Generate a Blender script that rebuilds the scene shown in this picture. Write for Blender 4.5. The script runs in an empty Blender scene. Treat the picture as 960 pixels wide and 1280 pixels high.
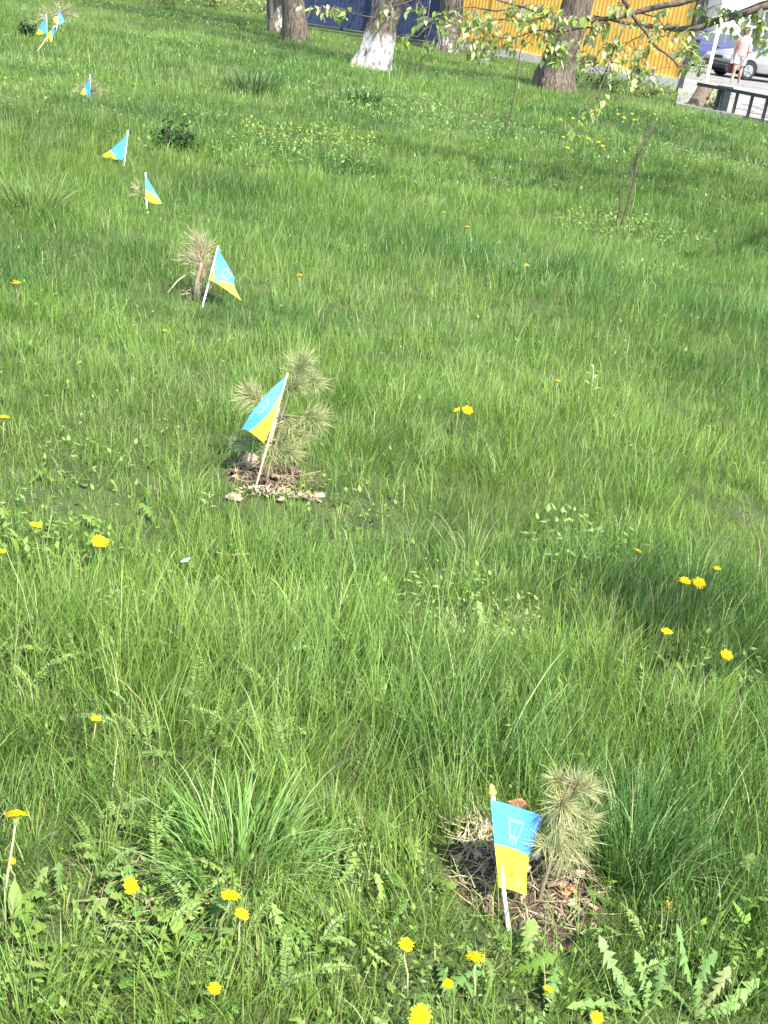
import bpy, math, random
import numpy as np
from mathutils import Vector, Matrix

PI = math.pi
rng = random.Random(11)
N = np.random.default_rng(11)
S = bpy.context.scene
COL = S.collection

# ------------------------------------------------------------------ camera
IW, IH, FPX = 960.0, 1280.0, 1450.0
CAMH, PITCH, ROLL = 1.60, math.radians(24.5), math.radians(8.5)
fwd = Vector((0, math.cos(PITCH), -math.sin(PITCH)))
r0 = Vector((1, 0, 0)); u0 = Vector((0, math.sin(PITCH), math.cos(PITCH)))
cr, sr = math.cos(ROLL), math.sin(ROLL)
RIGHT = r0 * cr + u0 * sr
UP = u0 * cr - r0 * sr
CPOS = Vector((0, 0, CAMH))
cd = bpy.data.cameras.new('camera'); cam = bpy.data.objects.new('camera', cd); COL.objects.link(cam)
M = Matrix((RIGHT, UP, -fwd)).transposed().to_4x4(); M.translation = CPOS
cam.matrix_world = M
cd.sensor_fit = 'VERTICAL'; cd.sensor_height = 24; cd.lens = 24 * FPX / IH
cd.clip_start = 0.05; cd.clip_end = 2000
S.camera = cam

# ------------------------------------------------------------------ light
SUN_AZ = math.radians(142)      # clockwise from +Y: behind the camera, to the right
SUN_EL = math.radians(56)
sdir = Vector((math.sin(SUN_AZ) * math.cos(SUN_EL), math.cos(SUN_AZ) * math.cos(SUN_EL), math.sin(SUN_EL)))
w = bpy.data.worlds.new('World'); S.world = w; w.use_nodes = True
nt = w.node_tree
sky = nt.nodes.new('ShaderNodeTexSky'); sky.sky_type = 'NISHITA'; sky.sun_disc = False
sky.sun_elevation = SUN_EL; sky.sun_rotation = SUN_AZ
bg = nt.nodes['Background']; bg.inputs[1].default_value = 0.15
nt.links.new(sky.outputs[0], bg.inputs[0])
sl = bpy.data.lights.new('sun', 'SUN'); sl.energy = 4.0; sl.angle = math.radians(0.5); sl.color = (1, .95, .86)
so = bpy.data.objects.new('sun', sl); COL.objects.link(so)
so.rotation_euler = sdir.to_track_quat('Z', 'Y').to_euler()
so.location = (0, 0, 30)
S.view_settings.view_transform = 'Standard'; S.view_settings.look = 'None'
S.view_settings.exposure = 1.62; S.view_settings.gamma = 1
S.cycles.max_bounces = 6; S.cycles.diffuse_bounces = 3; S.cycles.transmission_bounces = 4
S.cycles.use_denoising = True

# ------------------------------------------------------------------ coordinates
def _hash(ix, iy, s):
    h = (ix.astype(np.int64) * 374761393 + iy.astype(np.int64) * 668265263 + s * 974711) & 0x7fffffff
    h = ((h ^ (h >> 13)) * 1274126177) & 0x7fffffff
    return ((h ^ (h >> 16)) & 0xffff) / 65535.0
def vnoise(x, y, sc, seed=0):
    x = np.asarray(x, float) / sc; y = np.asarray(y, float) / sc
    ix = np.floor(x); iy = np.floor(y); fx = x - ix; fy = y - iy
    fx = fx * fx * (3 - 2 * fx); fy = fy * fy * (3 - 2 * fy)
    a = _hash(ix, iy, seed); b = _hash(ix + 1, iy, seed); c = _hash(ix, iy + 1, seed); d = _hash(ix + 1, iy + 1, seed)
    return (a * (1 - fx) + b * fx) * (1 - fy) + (c * (1 - fx) + d * fx) * fy
def gz(x, y):
    x = np.asarray(x, float); y = np.asarray(y, float)
    k = np.clip((27 - y) / 6, 0, 1)
    return ((vnoise(x, y, 1.7, 3) - .5) * .05 + (vnoise(x, y, .5, 4) - .5) * .025 + (vnoise(x, y, 5, 5) - .5) * .08 * np.clip((y - 4) / 8, 0, 1)) * k
def ray(px, py):
    return fwd + RIGHT * ((px - IW / 2) / FPX) - UP * ((py - IH / 2) / FPX)
def PX(px, py, Z):
    return CPOS + ray(px, py) * Z
def GP(px, py, h=0.0):
    d = ray(px, py); z = h
    for _ in range(4):
        t = (z - CAMH) / d.z; p = CPOS + d * t
        z = float(gz(p.x, p.y)) + h
    return p
def zc(p): return (p - CPOS).dot(fwd)

# ------------------------------------------------------------------ materials
MATS = {}
def mat(name, col, col2=None, rough=.6, scale=12, bump=0, bscale=60, trans=0, attr=False, spec=.3, metal=0, stretch=None, thr=None, tcol=None):
    m = bpy.data.materials.new(name); m.use_nodes = True
    t = m.node_tree; n = t.nodes; L = t.links
    p = n['Principled BSDF']; out = n['Material Output']
    p.inputs['Roughness'].default_value = rough; p.inputs['Metallic'].default_value = metal
    p.inputs['Specular IOR Level'].default_value = spec
    tc = n.new('ShaderNodeTexCoord'); src = tc.outputs['Object']
    if stretch:
        mp = n.new('ShaderNodeMapping'); mp.inputs['Scale'].default_value = stretch
        L.new(src, mp.inputs[0]); src = mp.outputs[0]
    if attr:
        a = n.new('ShaderNodeAttribute'); a.attribute_name = 'Col'; c = a.outputs['Color']
    else:
        rgb = n.new('ShaderNodeRGB'); rgb.outputs[0].default_value = (*col, 1); c = rgb.outputs[0]
        if col2:
            nz = n.new('ShaderNodeTexNoise'); nz.inputs['Scale'].default_value = scale; nz.inputs['Detail'].default_value = 5
            L.new(src, nz.inputs['Vector'])
            rp = n.new('ShaderNodeValToRGB'); lo, hi = thr or (.35, .65)
            rp.color_ramp.elements[0].position = lo; rp.color_ramp.elements[1].position = hi
            rp.color_ramp.elements[0].color = (*col, 1); rp.color_ramp.elements[1].color = (*col2, 1)
            L.new(nz.outputs[0], rp.inputs[0]); c = rp.outputs[0]
    L.new(c, p.inputs['Base Color'])
    if bump:
        nb = n.new('ShaderNodeTexNoise'); nb.inputs['Scale'].default_value = bscale; nb.inputs['Detail'].default_value = 6
        L.new(src, nb.inputs['Vector'])
        bp = n.new('ShaderNodeBump'); bp.inputs['Strength'].default_value = bump; bp.inputs['Distance'].default_value = .02
        L.new(nb.outputs[0], bp.inputs['Height']); L.new(bp.outputs[0], p.inputs['Normal'])
    if trans:
        tr = n.new('ShaderNodeBsdfTranslucent'); mx = n.new('ShaderNodeMixShader'); mx.inputs[0].default_value = trans
        if tcol:
            mm = n.new('ShaderNodeMix'); mm.data_type = 'RGBA'; mm.blend_type = 'MULTIPLY'; mm.inputs[0].default_value = 1
            L.new(c, mm.inputs[6]); mm.inputs[7].default_value = (*tcol, 1); L.new(mm.outputs[2], tr.inputs[0])
        else: L.new(c, tr.inputs[0])
        L.new(p.outputs[0], mx.inputs[1]); L.new(tr.outputs[0], mx.inputs[2]); L.new(mx.outputs[0], out.inputs[0])
    MATS[name] = m
    return m
grass_m = mat('grass', (1, 1, 1), rough=.55, attr=True, trans=.38, spec=.32, tcol=(1.12, 1.12, .8))
weed_m = mat('weed_leaf', (1, 1, 1), rough=.55, attr=True, trans=.25, spec=.3)
needle_m = mat('needle', (1, 1, 1), rough=.5, attr=True, trans=.15, spec=.3)
soil_m = mat('soil', (.045, .03, .02), (.12, .085, .055), rough=.95, scale=35, bump=.8, bscale=90)
turf_m = mat('turf', (.05, .068, .02), (.085, .115, .03), rough=.95, scale=7, bump=.8, bscale=120)
straw_m = mat('straw', (1, 1, 1), rough=.8, attr=True, trans=.1)
white_m = mat('white_plastic', (.8, .8, .78), (.72, .72, .7), rough=.4, scale=40)
gold_m = mat('gold_plastic', (.7, .45, .08), rough=.35, spec=.5)
strawst_m = mat('dry_stalk', (.26, .2, .12), (.34, .27, .17), rough=.85, scale=60)
wood_m = mat('pale_wood', (.55, .45, .3), (.42, .32, .2), rough=.7, scale=60, stretch=(8, 8, 1))
emb_m = mat('emblem_print', (.24, .56, .83), rough=.6, trans=.25)
twig_m = mat('twig', (.09, .065, .045), (.15, .11, .08), rough=.85, scale=60)
stem_m = mat('stem', (.36, .40, .18), (.42, .36, .2), rough=.5, scale=30, trans=.15)
petal2_m = mat('inner_petal', (.82, .50, .006), (.86, .60, .01), rough=.6, scale=80, trans=.15, spec=.1)
bract_m = mat('bract', (.16, .24, .06), (.2, .3, .1), rough=.6, scale=60)
petal_m = mat('petal', (.86, .66, .012), (.88, .56, .008), rough=.6, scale=80, trans=.2, spec=.1)
bark_m = mat('bark', (.055, .043, .032), (.20, .16, .12), rough=.95, scale=9, bump=1, bscale=26, stretch=(3, 3, .55))
limb_m = mat('limb_bark', (.06, .046, .034), (.15, .115, .085), rough=.9, scale=18, bump=.6, bscale=60)
young_m = mat('young_bark', (.14, .11, .07), (.22, .18, .12), rough=.85, scale=40)
deadbark_m = mat('dead_bark', (.14, .10, .07), (.27, .20, .14), rough=.9, scale=50)

# ------------------------------------------------------------------ object helpers
ORG = {}
def props(o, label=None, cat=None, group=None, kind=None):
    if label: o['label'] = label
    if cat: o['category'] = cat
    if group: o['group'] = group
    if kind: o['kind'] = kind
    return o
def thing(name, label, cat, loc, group=None):
    o = bpy.data.objects.new(name, None); COL.objects.link(o); o.location = loc; o.empty_display_size = .1
    ORG[o] = Vector(loc)
    return props(o, label, cat, group)
def finish(me, m, smooth):
    for mm in (m if isinstance(m, (list, tuple)) else [m]): me.materials.append(mm)
    if smooth: me.polygons.foreach_set('use_smooth', [True] * len(me.polygons))
    me.update()
def link(name, me, parent=None, loc=None):
    o = bpy.data.objects.new(name, me); COL.objects.link(o)
    if parent is not None: o.parent = parent; ORG[o] = ORG[parent]
    else: ORG[o] = Vector(loc or (0, 0, 0))
    if loc is not None: o.location = loc
    return o
class MB:
    def __init__(s): s.v = []; s.f = []; s.c = []; s.mi = []
    def add(s, v, f, col=None, mi=0):
        b = len(s.v); s.v += [tuple(q) for q in v]; s.f += [tuple(i + b for i in q) for q in f]; s.mi += [mi] * len(f)
        s.c += [col or (1, 1, 1)] * len(v)
    def box(s, lo, hi, col=None, mi=0):
        x0, y0, z0 = lo; x1, y1, z1 = hi
        s.add([(x0, y0, z0), (x1, y0, z0), (x1, y1, z0), (x0, y1, z0), (x0, y0, z1), (x1, y0, z1), (x1, y1, z1), (x0, y1, z1)],
              [(0, 3, 2, 1), (4, 5, 6, 7), (0, 1, 5, 4), (1, 2, 6, 5), (2, 3, 7, 6), (3, 0, 4, 7)], col, mi)
    def tube(s, pts, rad, seg=6, col=None, cap=True, rough=0, mi=0):
        pts = [Vector(p) for p in pts]; n = len(pts)
        if not isinstance(rad, (list, tuple)): rad = [rad] * n
        v = []; f = []
        t0 = (pts[1] - pts[0]).normalized(); a = t0.orthogonal().normalized()
        for i in range(n):
            t = (pts[min(i + 1, n - 1)] - pts[max(i - 1, 0)]).normalized()
            a = (a - t * a.dot(t)); a = a.normalized() if a.length > 1e-6 else t.orthogonal().normalized()
            b = t.cross(a)
            for k in range(seg):
                th = 2 * PI * k / seg
                r = rad[i] * (1 + (rng.uniform(-rough, rough) if rough else 0))
                v.append(pts[i] + (a * math.cos(th) + b * math.sin(th)) * r)
        for i in range(n - 1):
            for k in range(seg):
                k2 = (k + 1) % seg
                f.append((i * seg + k, i * seg + k2, (i + 1) * seg + k2, (i + 1) * seg + k))
        if cap:
            f.append(tuple(range(seg - 1, -1, -1))); f.append(tuple((n - 1) * seg + k for k in range(seg)))
        s.add(v, f, col, mi)
    def mesh(s, name, m, origin, smooth=False):
        me = bpy.data.meshes.new(name)
        ox, oy, oz = origin
        me.from_pydata([(x - ox, y - oy, z - oz) for x, y, z in s.v], [], s.f)
        at = me.attributes.new('Col', 'FLOAT_COLOR', 'POINT')
        at.data.foreach_set('color', np.array([(*c, 1) for c in s.c], float).ravel())
        finish(me, m, smooth)
        if any(s.mi): me.polygons.foreach_set('material_index', s.mi)
        return me
    def build(s, name, m, parent=None, smooth=False, loc=None):
        org = ORG[parent] if parent is not None else Vector(loc or (0, 0, 0))
        return link(name, s.mesh(name, m, org, smooth), parent, loc)
def bulk(name, V, quads, tris, cols, m, smooth=True):
    me = bpy.data.meshes.new(name)
    nq, ntr = len(quads), len(tris)
    me.vertices.add(len(V)); me.vertices.foreach_set('co', V.astype(np.float32).ravel())
    loops = np.concatenate([quads.ravel(), tris.ravel()]) if nq and ntr else (quads.ravel() if nq else tris.ravel())
    me.loops.add(len(loops)); me.loops.foreach_set('vertex_index', loops.astype(np.int32))
    st = np.concatenate([np.arange(nq) * 4, nq * 4 + np.arange(ntr) * 3]).astype(np.int32)
    me.polygons.add(nq + ntr); me.polygons.foreach_set('loop_start', st)
    if smooth: me.polygons.foreach_set('use_smooth', np.ones(nq + ntr, bool))
    at = me.attributes.new('Col', 'FLOAT_COLOR', 'POINT')
    at.data.foreach_set('color', np.concatenate([cols, np.ones((len(cols), 1))], 1).astype(np.float32).ravel())
    me.materials.append(m); me.update(calc_edges=True); me.validate()
    return me
def copy_tree(o, parent=None):
    c = o.copy(); COL.objects.link(c)
    if parent is not None: c.parent = parent
    for ch in list(o.children): copy_tree(ch, c)
    return c
def lerp(a, b, t): return a + (b - a) * t
def jit(c, k):
    q = 1 + rng.uniform(-k, k)
    return tuple(max(.003, x * q * (1 + rng.uniform(-k, k) * .4)) for x in c)

# ------------------------------------------------------------------ the ground
gx = np.unique(np.concatenate([np.linspace(-400, -30, 9), np.linspace(-30, -8, 30), np.linspace(-8, 8, 110), np.linspace(8, 30, 30), np.linspace(30, 400, 9)]))
gy = np.unique(np.concatenate([np.linspace(-60, -2, 14), np.linspace(-2, 10, 110), np.linspace(10, 36, 70), np.linspace(36, 500, 12)]))
GX, GY = np.meshgrid(gx, gy)
GZ = gz(GX, GY)
V = np.stack([GX.ravel(), GY.ravel(), GZ.ravel()], 1)
nx = len(gx); i = np.arange(len(gy) - 1)[:, None] * nx + np.arange(nx - 1)[None, :]
Q = np.stack([i, i + 1, i + nx + 1, i + nx], -1).reshape(-1, 4)
me = bulk('ground', V, Q, np.zeros((0, 3), int), np.ones((len(V), 3)), turf_m)
props(link('ground', me), kind='structure')

# street side on the right: pavement, kerb, road
pave_m = mat('paving', (.21, .195, .175), (.26, .24, .215), rough=.9, scale=3, bump=.2, bscale=30)
asph_m = mat('asphalt', (.16, .155, .15), (.22, .21, .2), rough=.9, scale=4, bump=.3, bscale=200)
kerb_m = mat('kerb_stone', (.30, .285, .26), (.24, .23, .21), rough=.9, scale=8, bump=.2)
FEND = GP(846, 112)          # right end of the yellow fence
e0 = GP(872, 138); e1 = GP(962, 155)
ed = (e1 - e0).normalized()
far_l = Vector((FEND.x + .1, FEND.y + .4, 0))
YK = 38.6
mb = MB()
a, b = e0 - ed * .5, e1 + ed * 40
mb.add([(a.x, a.y, .05), (b.x, b.y, .05), (60, YK, .05), (far_l.x - 1, YK, .05), (far_l.x, far_l.y, .05)], [(0, 1, 2, 3, 4)])
props(mb.build('pavement', pave_m), kind='structure')
mb = MB(); mb.box((4.5, YK + .15, -.5), (90, YK + 22, .02)); props(mb.build('road', asph_m), kind='structure')
mb = MB()
for k in range(40):
    x = 4.5 + k * 1.5
    mb.box((x, YK, -.05), (x + 1.49, YK + .15, .13 + rng.uniform(-.006, .006)))
props(mb.build('kerb', kerb_m), kind='structure')
mb = MB()
L_ = (b - a).length
k = 0.0
while k < 20:
    p = a + ed * k; q = a + ed * (k + .98); n_ = Vector((-ed.y, ed.x, 0)) * .1
    mb.add([(p.x, p.y, -.05), (q.x, q.y, -.05), (q.x + n_.x, q.y + n_.y, -.05), (p.x + n_.x, p.y + n_.y, -.05),
            (p.x, p.y, .055), (q.x, q.y, .055), (q.x + n_.x, q.y + n_.y, .055), (p.x + n_.x, p.y + n_.y, .055)],
           [(4, 5, 6, 7), (0, 1, 5, 4), (1, 2, 6, 5), (2, 3, 7, 6), (3, 0, 4, 7)])
    k += 1.0
props(mb.build('lawn_edging', kerb_m), kind='structure')
# paving joints as thin raised slab field near the lawn edge
slab_mesh = MB(); slab_mesh.box((0, 0, 0), (.96, .56, .03)); slab_me = slab_mesh.mesh('paving_slab', pave_m, (0, 0, 0))
pav = bpy.data.objects['pavement']
nd = Vector((-ed.y, ed.x, 0))
ang = math.atan2(ed.y, ed.x)
for r_ in range(10):
    for c_ in range(13):
        p = a + ed * (.1 + c_ * 1.0 + (r_ % 2) * .5) + nd * (.12 + r_ * .6)
        if p.x < far_l.x + .3: continue
        o = link('paving_slab', slab_me, pav); o.location = (p.x, p.y, .034 + rng.uniform(0, .006)); o.rotation_euler = (0, 0, ang + rng.uniform(-.004, .004))

# ------------------------------------------------------------------ grass
soil_spots = [(GP(655, 1110), .165, .15), (GP(336, 600), .15, .11), (GP(250, 372), .09, .07)]
light_spots = []   # thin, low growth (px centres)
for (px, py, rx, ry) in [(170, 1130, .30, .16), (560, 1240, .25, .1), (815, 860, .14, .12), (620, 790, .22, .16), (60, 895, .14, .1), (470, 660, .25, .2), (925, 650, .12, .2), (110, 640, .2, .25), (430, 1120, .1, .08)]:
    light_spots.append((GP(px, py), rx, ry))
dark_and_shade_spots = []  # dark grass; some of these spots paint tree shade into the blade colour
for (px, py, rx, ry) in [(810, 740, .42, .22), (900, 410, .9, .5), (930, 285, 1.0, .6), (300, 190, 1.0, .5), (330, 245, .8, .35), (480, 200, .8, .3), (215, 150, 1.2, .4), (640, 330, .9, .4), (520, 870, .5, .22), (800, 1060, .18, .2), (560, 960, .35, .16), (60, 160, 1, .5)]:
    dark_and_shade_spots.append((GP(px, py), rx, ry))
def spot(x, y, spots):
    r = np.zeros_like(x)
    for (p, rx, ry) in spots:
        r = np.maximum(r, np.exp(-(((x - p.x) / rx) ** 2 + ((y - p.y) / ry) ** 2)))
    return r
FA0 = GP(383, 32)
def pave_mask(x, y):    # true on the street side
    d = (x - a.x) * nd.x + (y - a.y) * nd.y
    return ((d > -.03) & (x > far_l.x - .3)) | ((y > 33.7) & (x > FA0.x - .4))
def hfield(x, y):
    base = np.interp(y, [1.0, 1.62, 1.85, 2.1, 2.5, 2.8, 3.4, 6, 12, 30], [.092, .092, .105, .13, .13, .085, .075, .078, .08, .08])
    n1 = vnoise(x, y, .33, 21); n2 = vnoise(x, y, 1.1, 22); n3 = vnoise(x, y, .12, 23)
    h = base * (.38 + .6 * n1 + .55 * n2 + .3 * n3)
    h *= 1 + .35 * spot(x, y, dark_and_shade_spots)
    h *= 1 - .55 * spot(x, y, light_spots)
    return h
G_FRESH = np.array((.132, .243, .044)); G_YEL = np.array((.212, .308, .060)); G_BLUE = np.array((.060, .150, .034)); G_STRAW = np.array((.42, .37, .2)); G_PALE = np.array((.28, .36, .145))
VV = []; QQ = []; TT = []; CC = []; voff = 0
def blades(x, y, az, a0, kap, L, wd, tw, col, s, z0=None):
    global voff
    n = len(x); z = gz(x, y) if z0 is None else z0
    t = np.linspace(0, 1, s + 1)
    al = a0[:, None] + kap[:, None] * t[None, :] ** 1.3
    st = L[:, None] / s
    hx = np.concatenate([np.zeros((n, 1)), np.cumsum(np.sin(al[:, :-1]) * st, 1)], 1)
    hz = np.concatenate([np.zeros((n, 1)), np.cumsum(np.cos(al[:, :-1]) * st, 1)], 1)
    cx = x[:, None] + np.cos(az)[:, None] * hx; cy = y[:, None] + np.sin(az)[:, None] * hx; cz = z[:, None] - .012 + hz
    wa = az + PI / 2 + tw
    ww = wd[:, None] * (.62 + .5 * t[None, :] - 1.02 * t[None, :] ** 2.2)
    wx = np.cos(wa)[:, None] * ww * .5; wy = np.sin(wa)[:, None] * ww * .5
    nv = 2 * s + 1
    P = np.zeros((n, nv, 3))
    P[:, 0:2 * s:2, 0] = cx[:, :-1] - wx[:, :-1]; P[:, 1:2 * s:2, 0] = cx[:, :-1] + wx[:, :-1]
    P[:, 0:2 * s:2, 1] = cy[:, :-1] - wy[:, :-1]; P[:, 1:2 * s:2, 1] = cy[:, :-1] + wy[:, :-1]
    P[:, 0:2 * s:2, 2] = cz[:, :-1]; P[:, 1:2 * s:2, 2] = cz[:, :-1]
    P[:, -1, 0] = cx[:, -1]; P[:, -1, 1] = cy[:, -1]; P[:, -1, 2] = cz[:, -1]
    base = np.arange(n)[:, None] * nv + voff
    for k in range(s - 1):
        QQ.append(np.stack([base[:, 0] + 2 * k, base[:, 0] + 2 * k + 1, base[:, 0] + 2 * k + 3, base[:, 0] + 2 * k + 2], 1))
    TT.append(np.stack([base[:, 0] + 2 * s - 2, base[:, 0] + 2 * s - 1, base[:, 0] + 2 * s], 1))
    VV.append(P.reshape(-1, 3)); CC.append(np.repeat(col, nv, 0)); voff += n * nv
def gcol(x, y, n, tuft_r):
    c1 = np.clip(vnoise(x, y, .45, 31) * .7 + vnoise(x, y, 1.6, 32) * .6 - .3 + (tuft_r - .5) * 1.1, 0, 1)[:, None]
    c2 = np.clip(vnoise(x, y, .8, 33) * 1.5 + vnoise(x, y, 2.6, 34) * 1.1 - 1.15 + .6 * np.exp(-((y - 2.25) / .5) ** 2) + (tuft_r * 7.3 % 1 - .5) * .95 + .7 * spot(x, y, dark_and_shade_spots), 0, 1)[:, None]
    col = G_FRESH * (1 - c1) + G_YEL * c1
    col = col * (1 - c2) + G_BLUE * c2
    c3 = np.clip(vnoise(x, y, .28, 35) * 1.5 + vnoise(x, y, 1.3, 36) * 1.0 - 1.35, 0, .75)[:, None]
    col = col * (1 - c3) + np.array((.215, .315, .085)) * c3
    br_ = np.clip(vnoise(x, y, .7, 38) * 2.2 - 1.6, 0, .3)[:, None] * (N.random((n, 1)) < .6)
    col = col * (1 - br_) + np.array((.20, .205, .085)) * br_
    pale = (N.random(n) < .085)[:, None]; col = np.where(pale, G_PALE, col)
    dry = (N.random(n) < .012 + .05 * spot(x, y, light_spots))[:, None]; col = np.where(dry, G_STRAW, col)
    mac = (.74 + .52 * np.clip(vnoise(x * .6, y, 1.0, 51) * .55 + vnoise(x * .6, y, 2.7, 52) * .75 - .15, 0, 1))[:, None]
    return col * mac * (.8 + .4 * (tuft_r * 13.7 % 1))[:, None] * N.uniform(.82, 1.2, (n, 1)) * N.uniform(.94, 1.06, (n, 3))
def band(y0, y1, dens, k, s, wd, sig, lscale=1.0):
    hw = lambda y: .44 * y + 1.55
    area = (hw(y0) + hw(y1)) * (y1 - y0)
    n = int(area * dens / k)
    y = N.uniform(y0, y1, int(n * 1.6)); x = N.uniform(-1, 1, len(y)) * hw(y1)
    ok = np.abs(x) < hw(y); x, y = x[ok][:n], y[ok][:n]
    ok = ~pave_mask(x, y)
    ok &= (np.abs(x) < .44 * y + .55) | (N.random(len(x)) < .4)      # thinner beyond the frame
    d = vnoise(x, y, .16, 41) * .6 + vnoise(x, y, .6, 42) * .5
    ok &= N.random(len(x)) < np.clip(.42 + d, .25, 1)
    ok &= N.random(len(x)) > 1.05 * np.clip(spot(x, y, soil_spots) * 2.5 - .45, 0, 1)
    ok &= N.random(len(x)) > .3 * spot(x, y, light_spots)
    x, y = x[ok], y[ok]; n = len(x)
    tr = N.random(n); th = N.uniform(.5, 1.45, n); lean = N.uniform(0, 2 * PI, n)
    X = np.repeat(x, k); Y = np.repeat(y, k); T = np.repeat(tr, k); n2 = n * k
    dx = N.normal(0, sig, n2); dy = N.normal(0, sig, n2)
    fa = 4 * PI * vnoise(X + dx, Y + dy, .30, 61) + 2 * PI * vnoise(X, Y, 1.1, 62); fs = sig * 1.1 * vnoise(X, Y, .5, 63)
    az = np.arctan2(dy + fs * np.sin(fa), dx + fs * np.cos(fa)) + N.normal(0, .5, n2)
    X = X + dx; Y = Y + dy
    h = hfield(X, Y) * np.repeat(th, k) * N.uniform(.45, 1.25, n2) * lscale
    longb = N.random(n2) < .04; h = np.where(longb, h * 1.5, h)
    a0 = np.abs(N.normal(.1, .17, n2)) + .1 * (np.hypot(dx, dy) / sig > 1); kap = N.gamma(2.0, .24, n2) + .45 * vnoise(X, Y, .4, 64)
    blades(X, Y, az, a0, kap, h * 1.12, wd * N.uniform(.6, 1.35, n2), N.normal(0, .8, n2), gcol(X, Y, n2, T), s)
band(.9, 2.0, 19000, 13, 4, .0029, .021)
band(2.0, 3.2, 12500, 13, 4, .0030, .023)
band(3.2, 5.5, 8200, 14, 3, .0034, .028)
band(5.5, 9, 4600, 10, 2, .0044, .03, 1.05)
band(9, 15, 2200, 10, 2, .0066, .045, 1.1)
band(15, 24, 800, 10, 2, .0115, .07, 1.15)
band(24, 48, 240, 10, 1, .022, .11, 1.1)
me = bulk('grass', np.concatenate(VV), np.concatenate(QQ), np.concatenate(TT), np.concatenate(CC), grass_m)
props(link('grass', me), kind='stuff')

# a distinct tuft: long arching blades
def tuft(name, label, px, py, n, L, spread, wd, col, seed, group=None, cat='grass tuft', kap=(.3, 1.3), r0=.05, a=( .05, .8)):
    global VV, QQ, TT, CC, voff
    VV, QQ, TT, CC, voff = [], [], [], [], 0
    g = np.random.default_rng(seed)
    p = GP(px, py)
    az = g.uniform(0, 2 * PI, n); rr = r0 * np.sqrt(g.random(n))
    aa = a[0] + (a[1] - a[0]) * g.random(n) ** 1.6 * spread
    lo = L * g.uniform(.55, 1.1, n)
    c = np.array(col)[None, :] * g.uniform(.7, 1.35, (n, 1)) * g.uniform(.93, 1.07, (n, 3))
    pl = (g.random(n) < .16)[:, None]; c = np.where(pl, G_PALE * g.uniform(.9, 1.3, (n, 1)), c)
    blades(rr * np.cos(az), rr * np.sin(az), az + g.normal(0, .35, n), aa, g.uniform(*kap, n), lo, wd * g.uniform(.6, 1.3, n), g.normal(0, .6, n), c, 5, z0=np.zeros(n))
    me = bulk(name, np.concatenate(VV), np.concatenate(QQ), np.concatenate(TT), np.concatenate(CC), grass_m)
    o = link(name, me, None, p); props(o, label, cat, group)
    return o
tuft('grass_tuft', 'big fountain of long arching grass blades at the lower left, above a pair of dandelions', 300, 1090, 440, .22, 1.0, .0042, (.15, .28, .06), 1, r0=.11, kap=(.4, 2.1), a=(.05, 1.25))
tuft('grass_tuft', 'bushy bright green grass tuft below the lowest dandelion at the right edge', 850, 930, 300, .17, .9, .0042, (.125, .215, .04), 2, r0=.07, a=(.05, .8))
tuft('grass_tuft', 'pale spiky tuft of separate grass blades right of the picture centre', 590, 700, 46, .19, .8, .0045, (.19, .27, .08), 3, r0=.05, a=(.05, .9))
tuft('grass_tuft', 'long dark grass tuft just right of the nearest pine seedling', 800, 1085, 360, .20, .8, .0042, (.075, .155, .04), 4, r0=.09, a=(.05, .9))
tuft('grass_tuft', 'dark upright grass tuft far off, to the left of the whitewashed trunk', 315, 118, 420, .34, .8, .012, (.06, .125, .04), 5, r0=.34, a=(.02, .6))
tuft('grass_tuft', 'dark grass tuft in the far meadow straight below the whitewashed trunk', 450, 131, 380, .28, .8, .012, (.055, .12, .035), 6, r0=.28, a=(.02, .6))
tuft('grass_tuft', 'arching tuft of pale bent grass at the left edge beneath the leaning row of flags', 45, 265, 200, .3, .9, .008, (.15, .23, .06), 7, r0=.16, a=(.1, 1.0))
tuft('grass_tuft', 'grass tuft painted shade-dark under the lone dandelion right of centre in the far meadow', 640, 345, 240, .17, .8, .007, (.075, .15, .04), 8, r0=.28, a=(.05, .9))  # tree shade is put into the dark blade colour of this tuft

# ------------------------------------------------------------------ weeds: stuff
def leaves(cx, cy, cz, az, el, Ln, Wd, col):
    n = len(cx)
    d = np.stack([np.cos(az) * np.cos(el), np.sin(az) * np.cos(el), np.sin(el)], 1)
    s = np.stack([-np.sin(az), np.cos(az), np.zeros(n)], 1)
    up = np.cross(d, s)
    b = np.stack([cx, cy, cz], 1)
    V = np.zeros((n, 6, 3)); L3 = Ln[:, None]; W3 = Wd[:, None]
    V[:, 0] = b; V[:, 1] = b + d * L3 * .42 - s * W3 * .5 - up * W3 * .12; V[:, 2] = b + d * L3 * .42 + s * W3 * .5 - up * W3 * .12
    V[:, 3] = b + d * L3 * .45 + up * W3 * .0; V[:, 4] = b + d * L3 * .85 - up * L3 * .1
    V[:, 5] = b + d * L3 - up * L3 * .16
    V[:, 4] += s * 0
    base = np.arange(n)[:, None] * 6
    T = np.concatenate([base + q for q in ([0, 3, 1], [0, 2, 3], [1, 3, 5], [3, 2, 5])])
    return V.reshape(-1, 3), T, np.repeat(col, 6, 0)
LV = []; LT = []; LC = []; lo = 0
def add_leaves(*a_):
    global lo
    v, t, c = leaves(*a_); LV.append(v); LT.append(t + lo); LC.append(c); lo += len(v)
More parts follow.
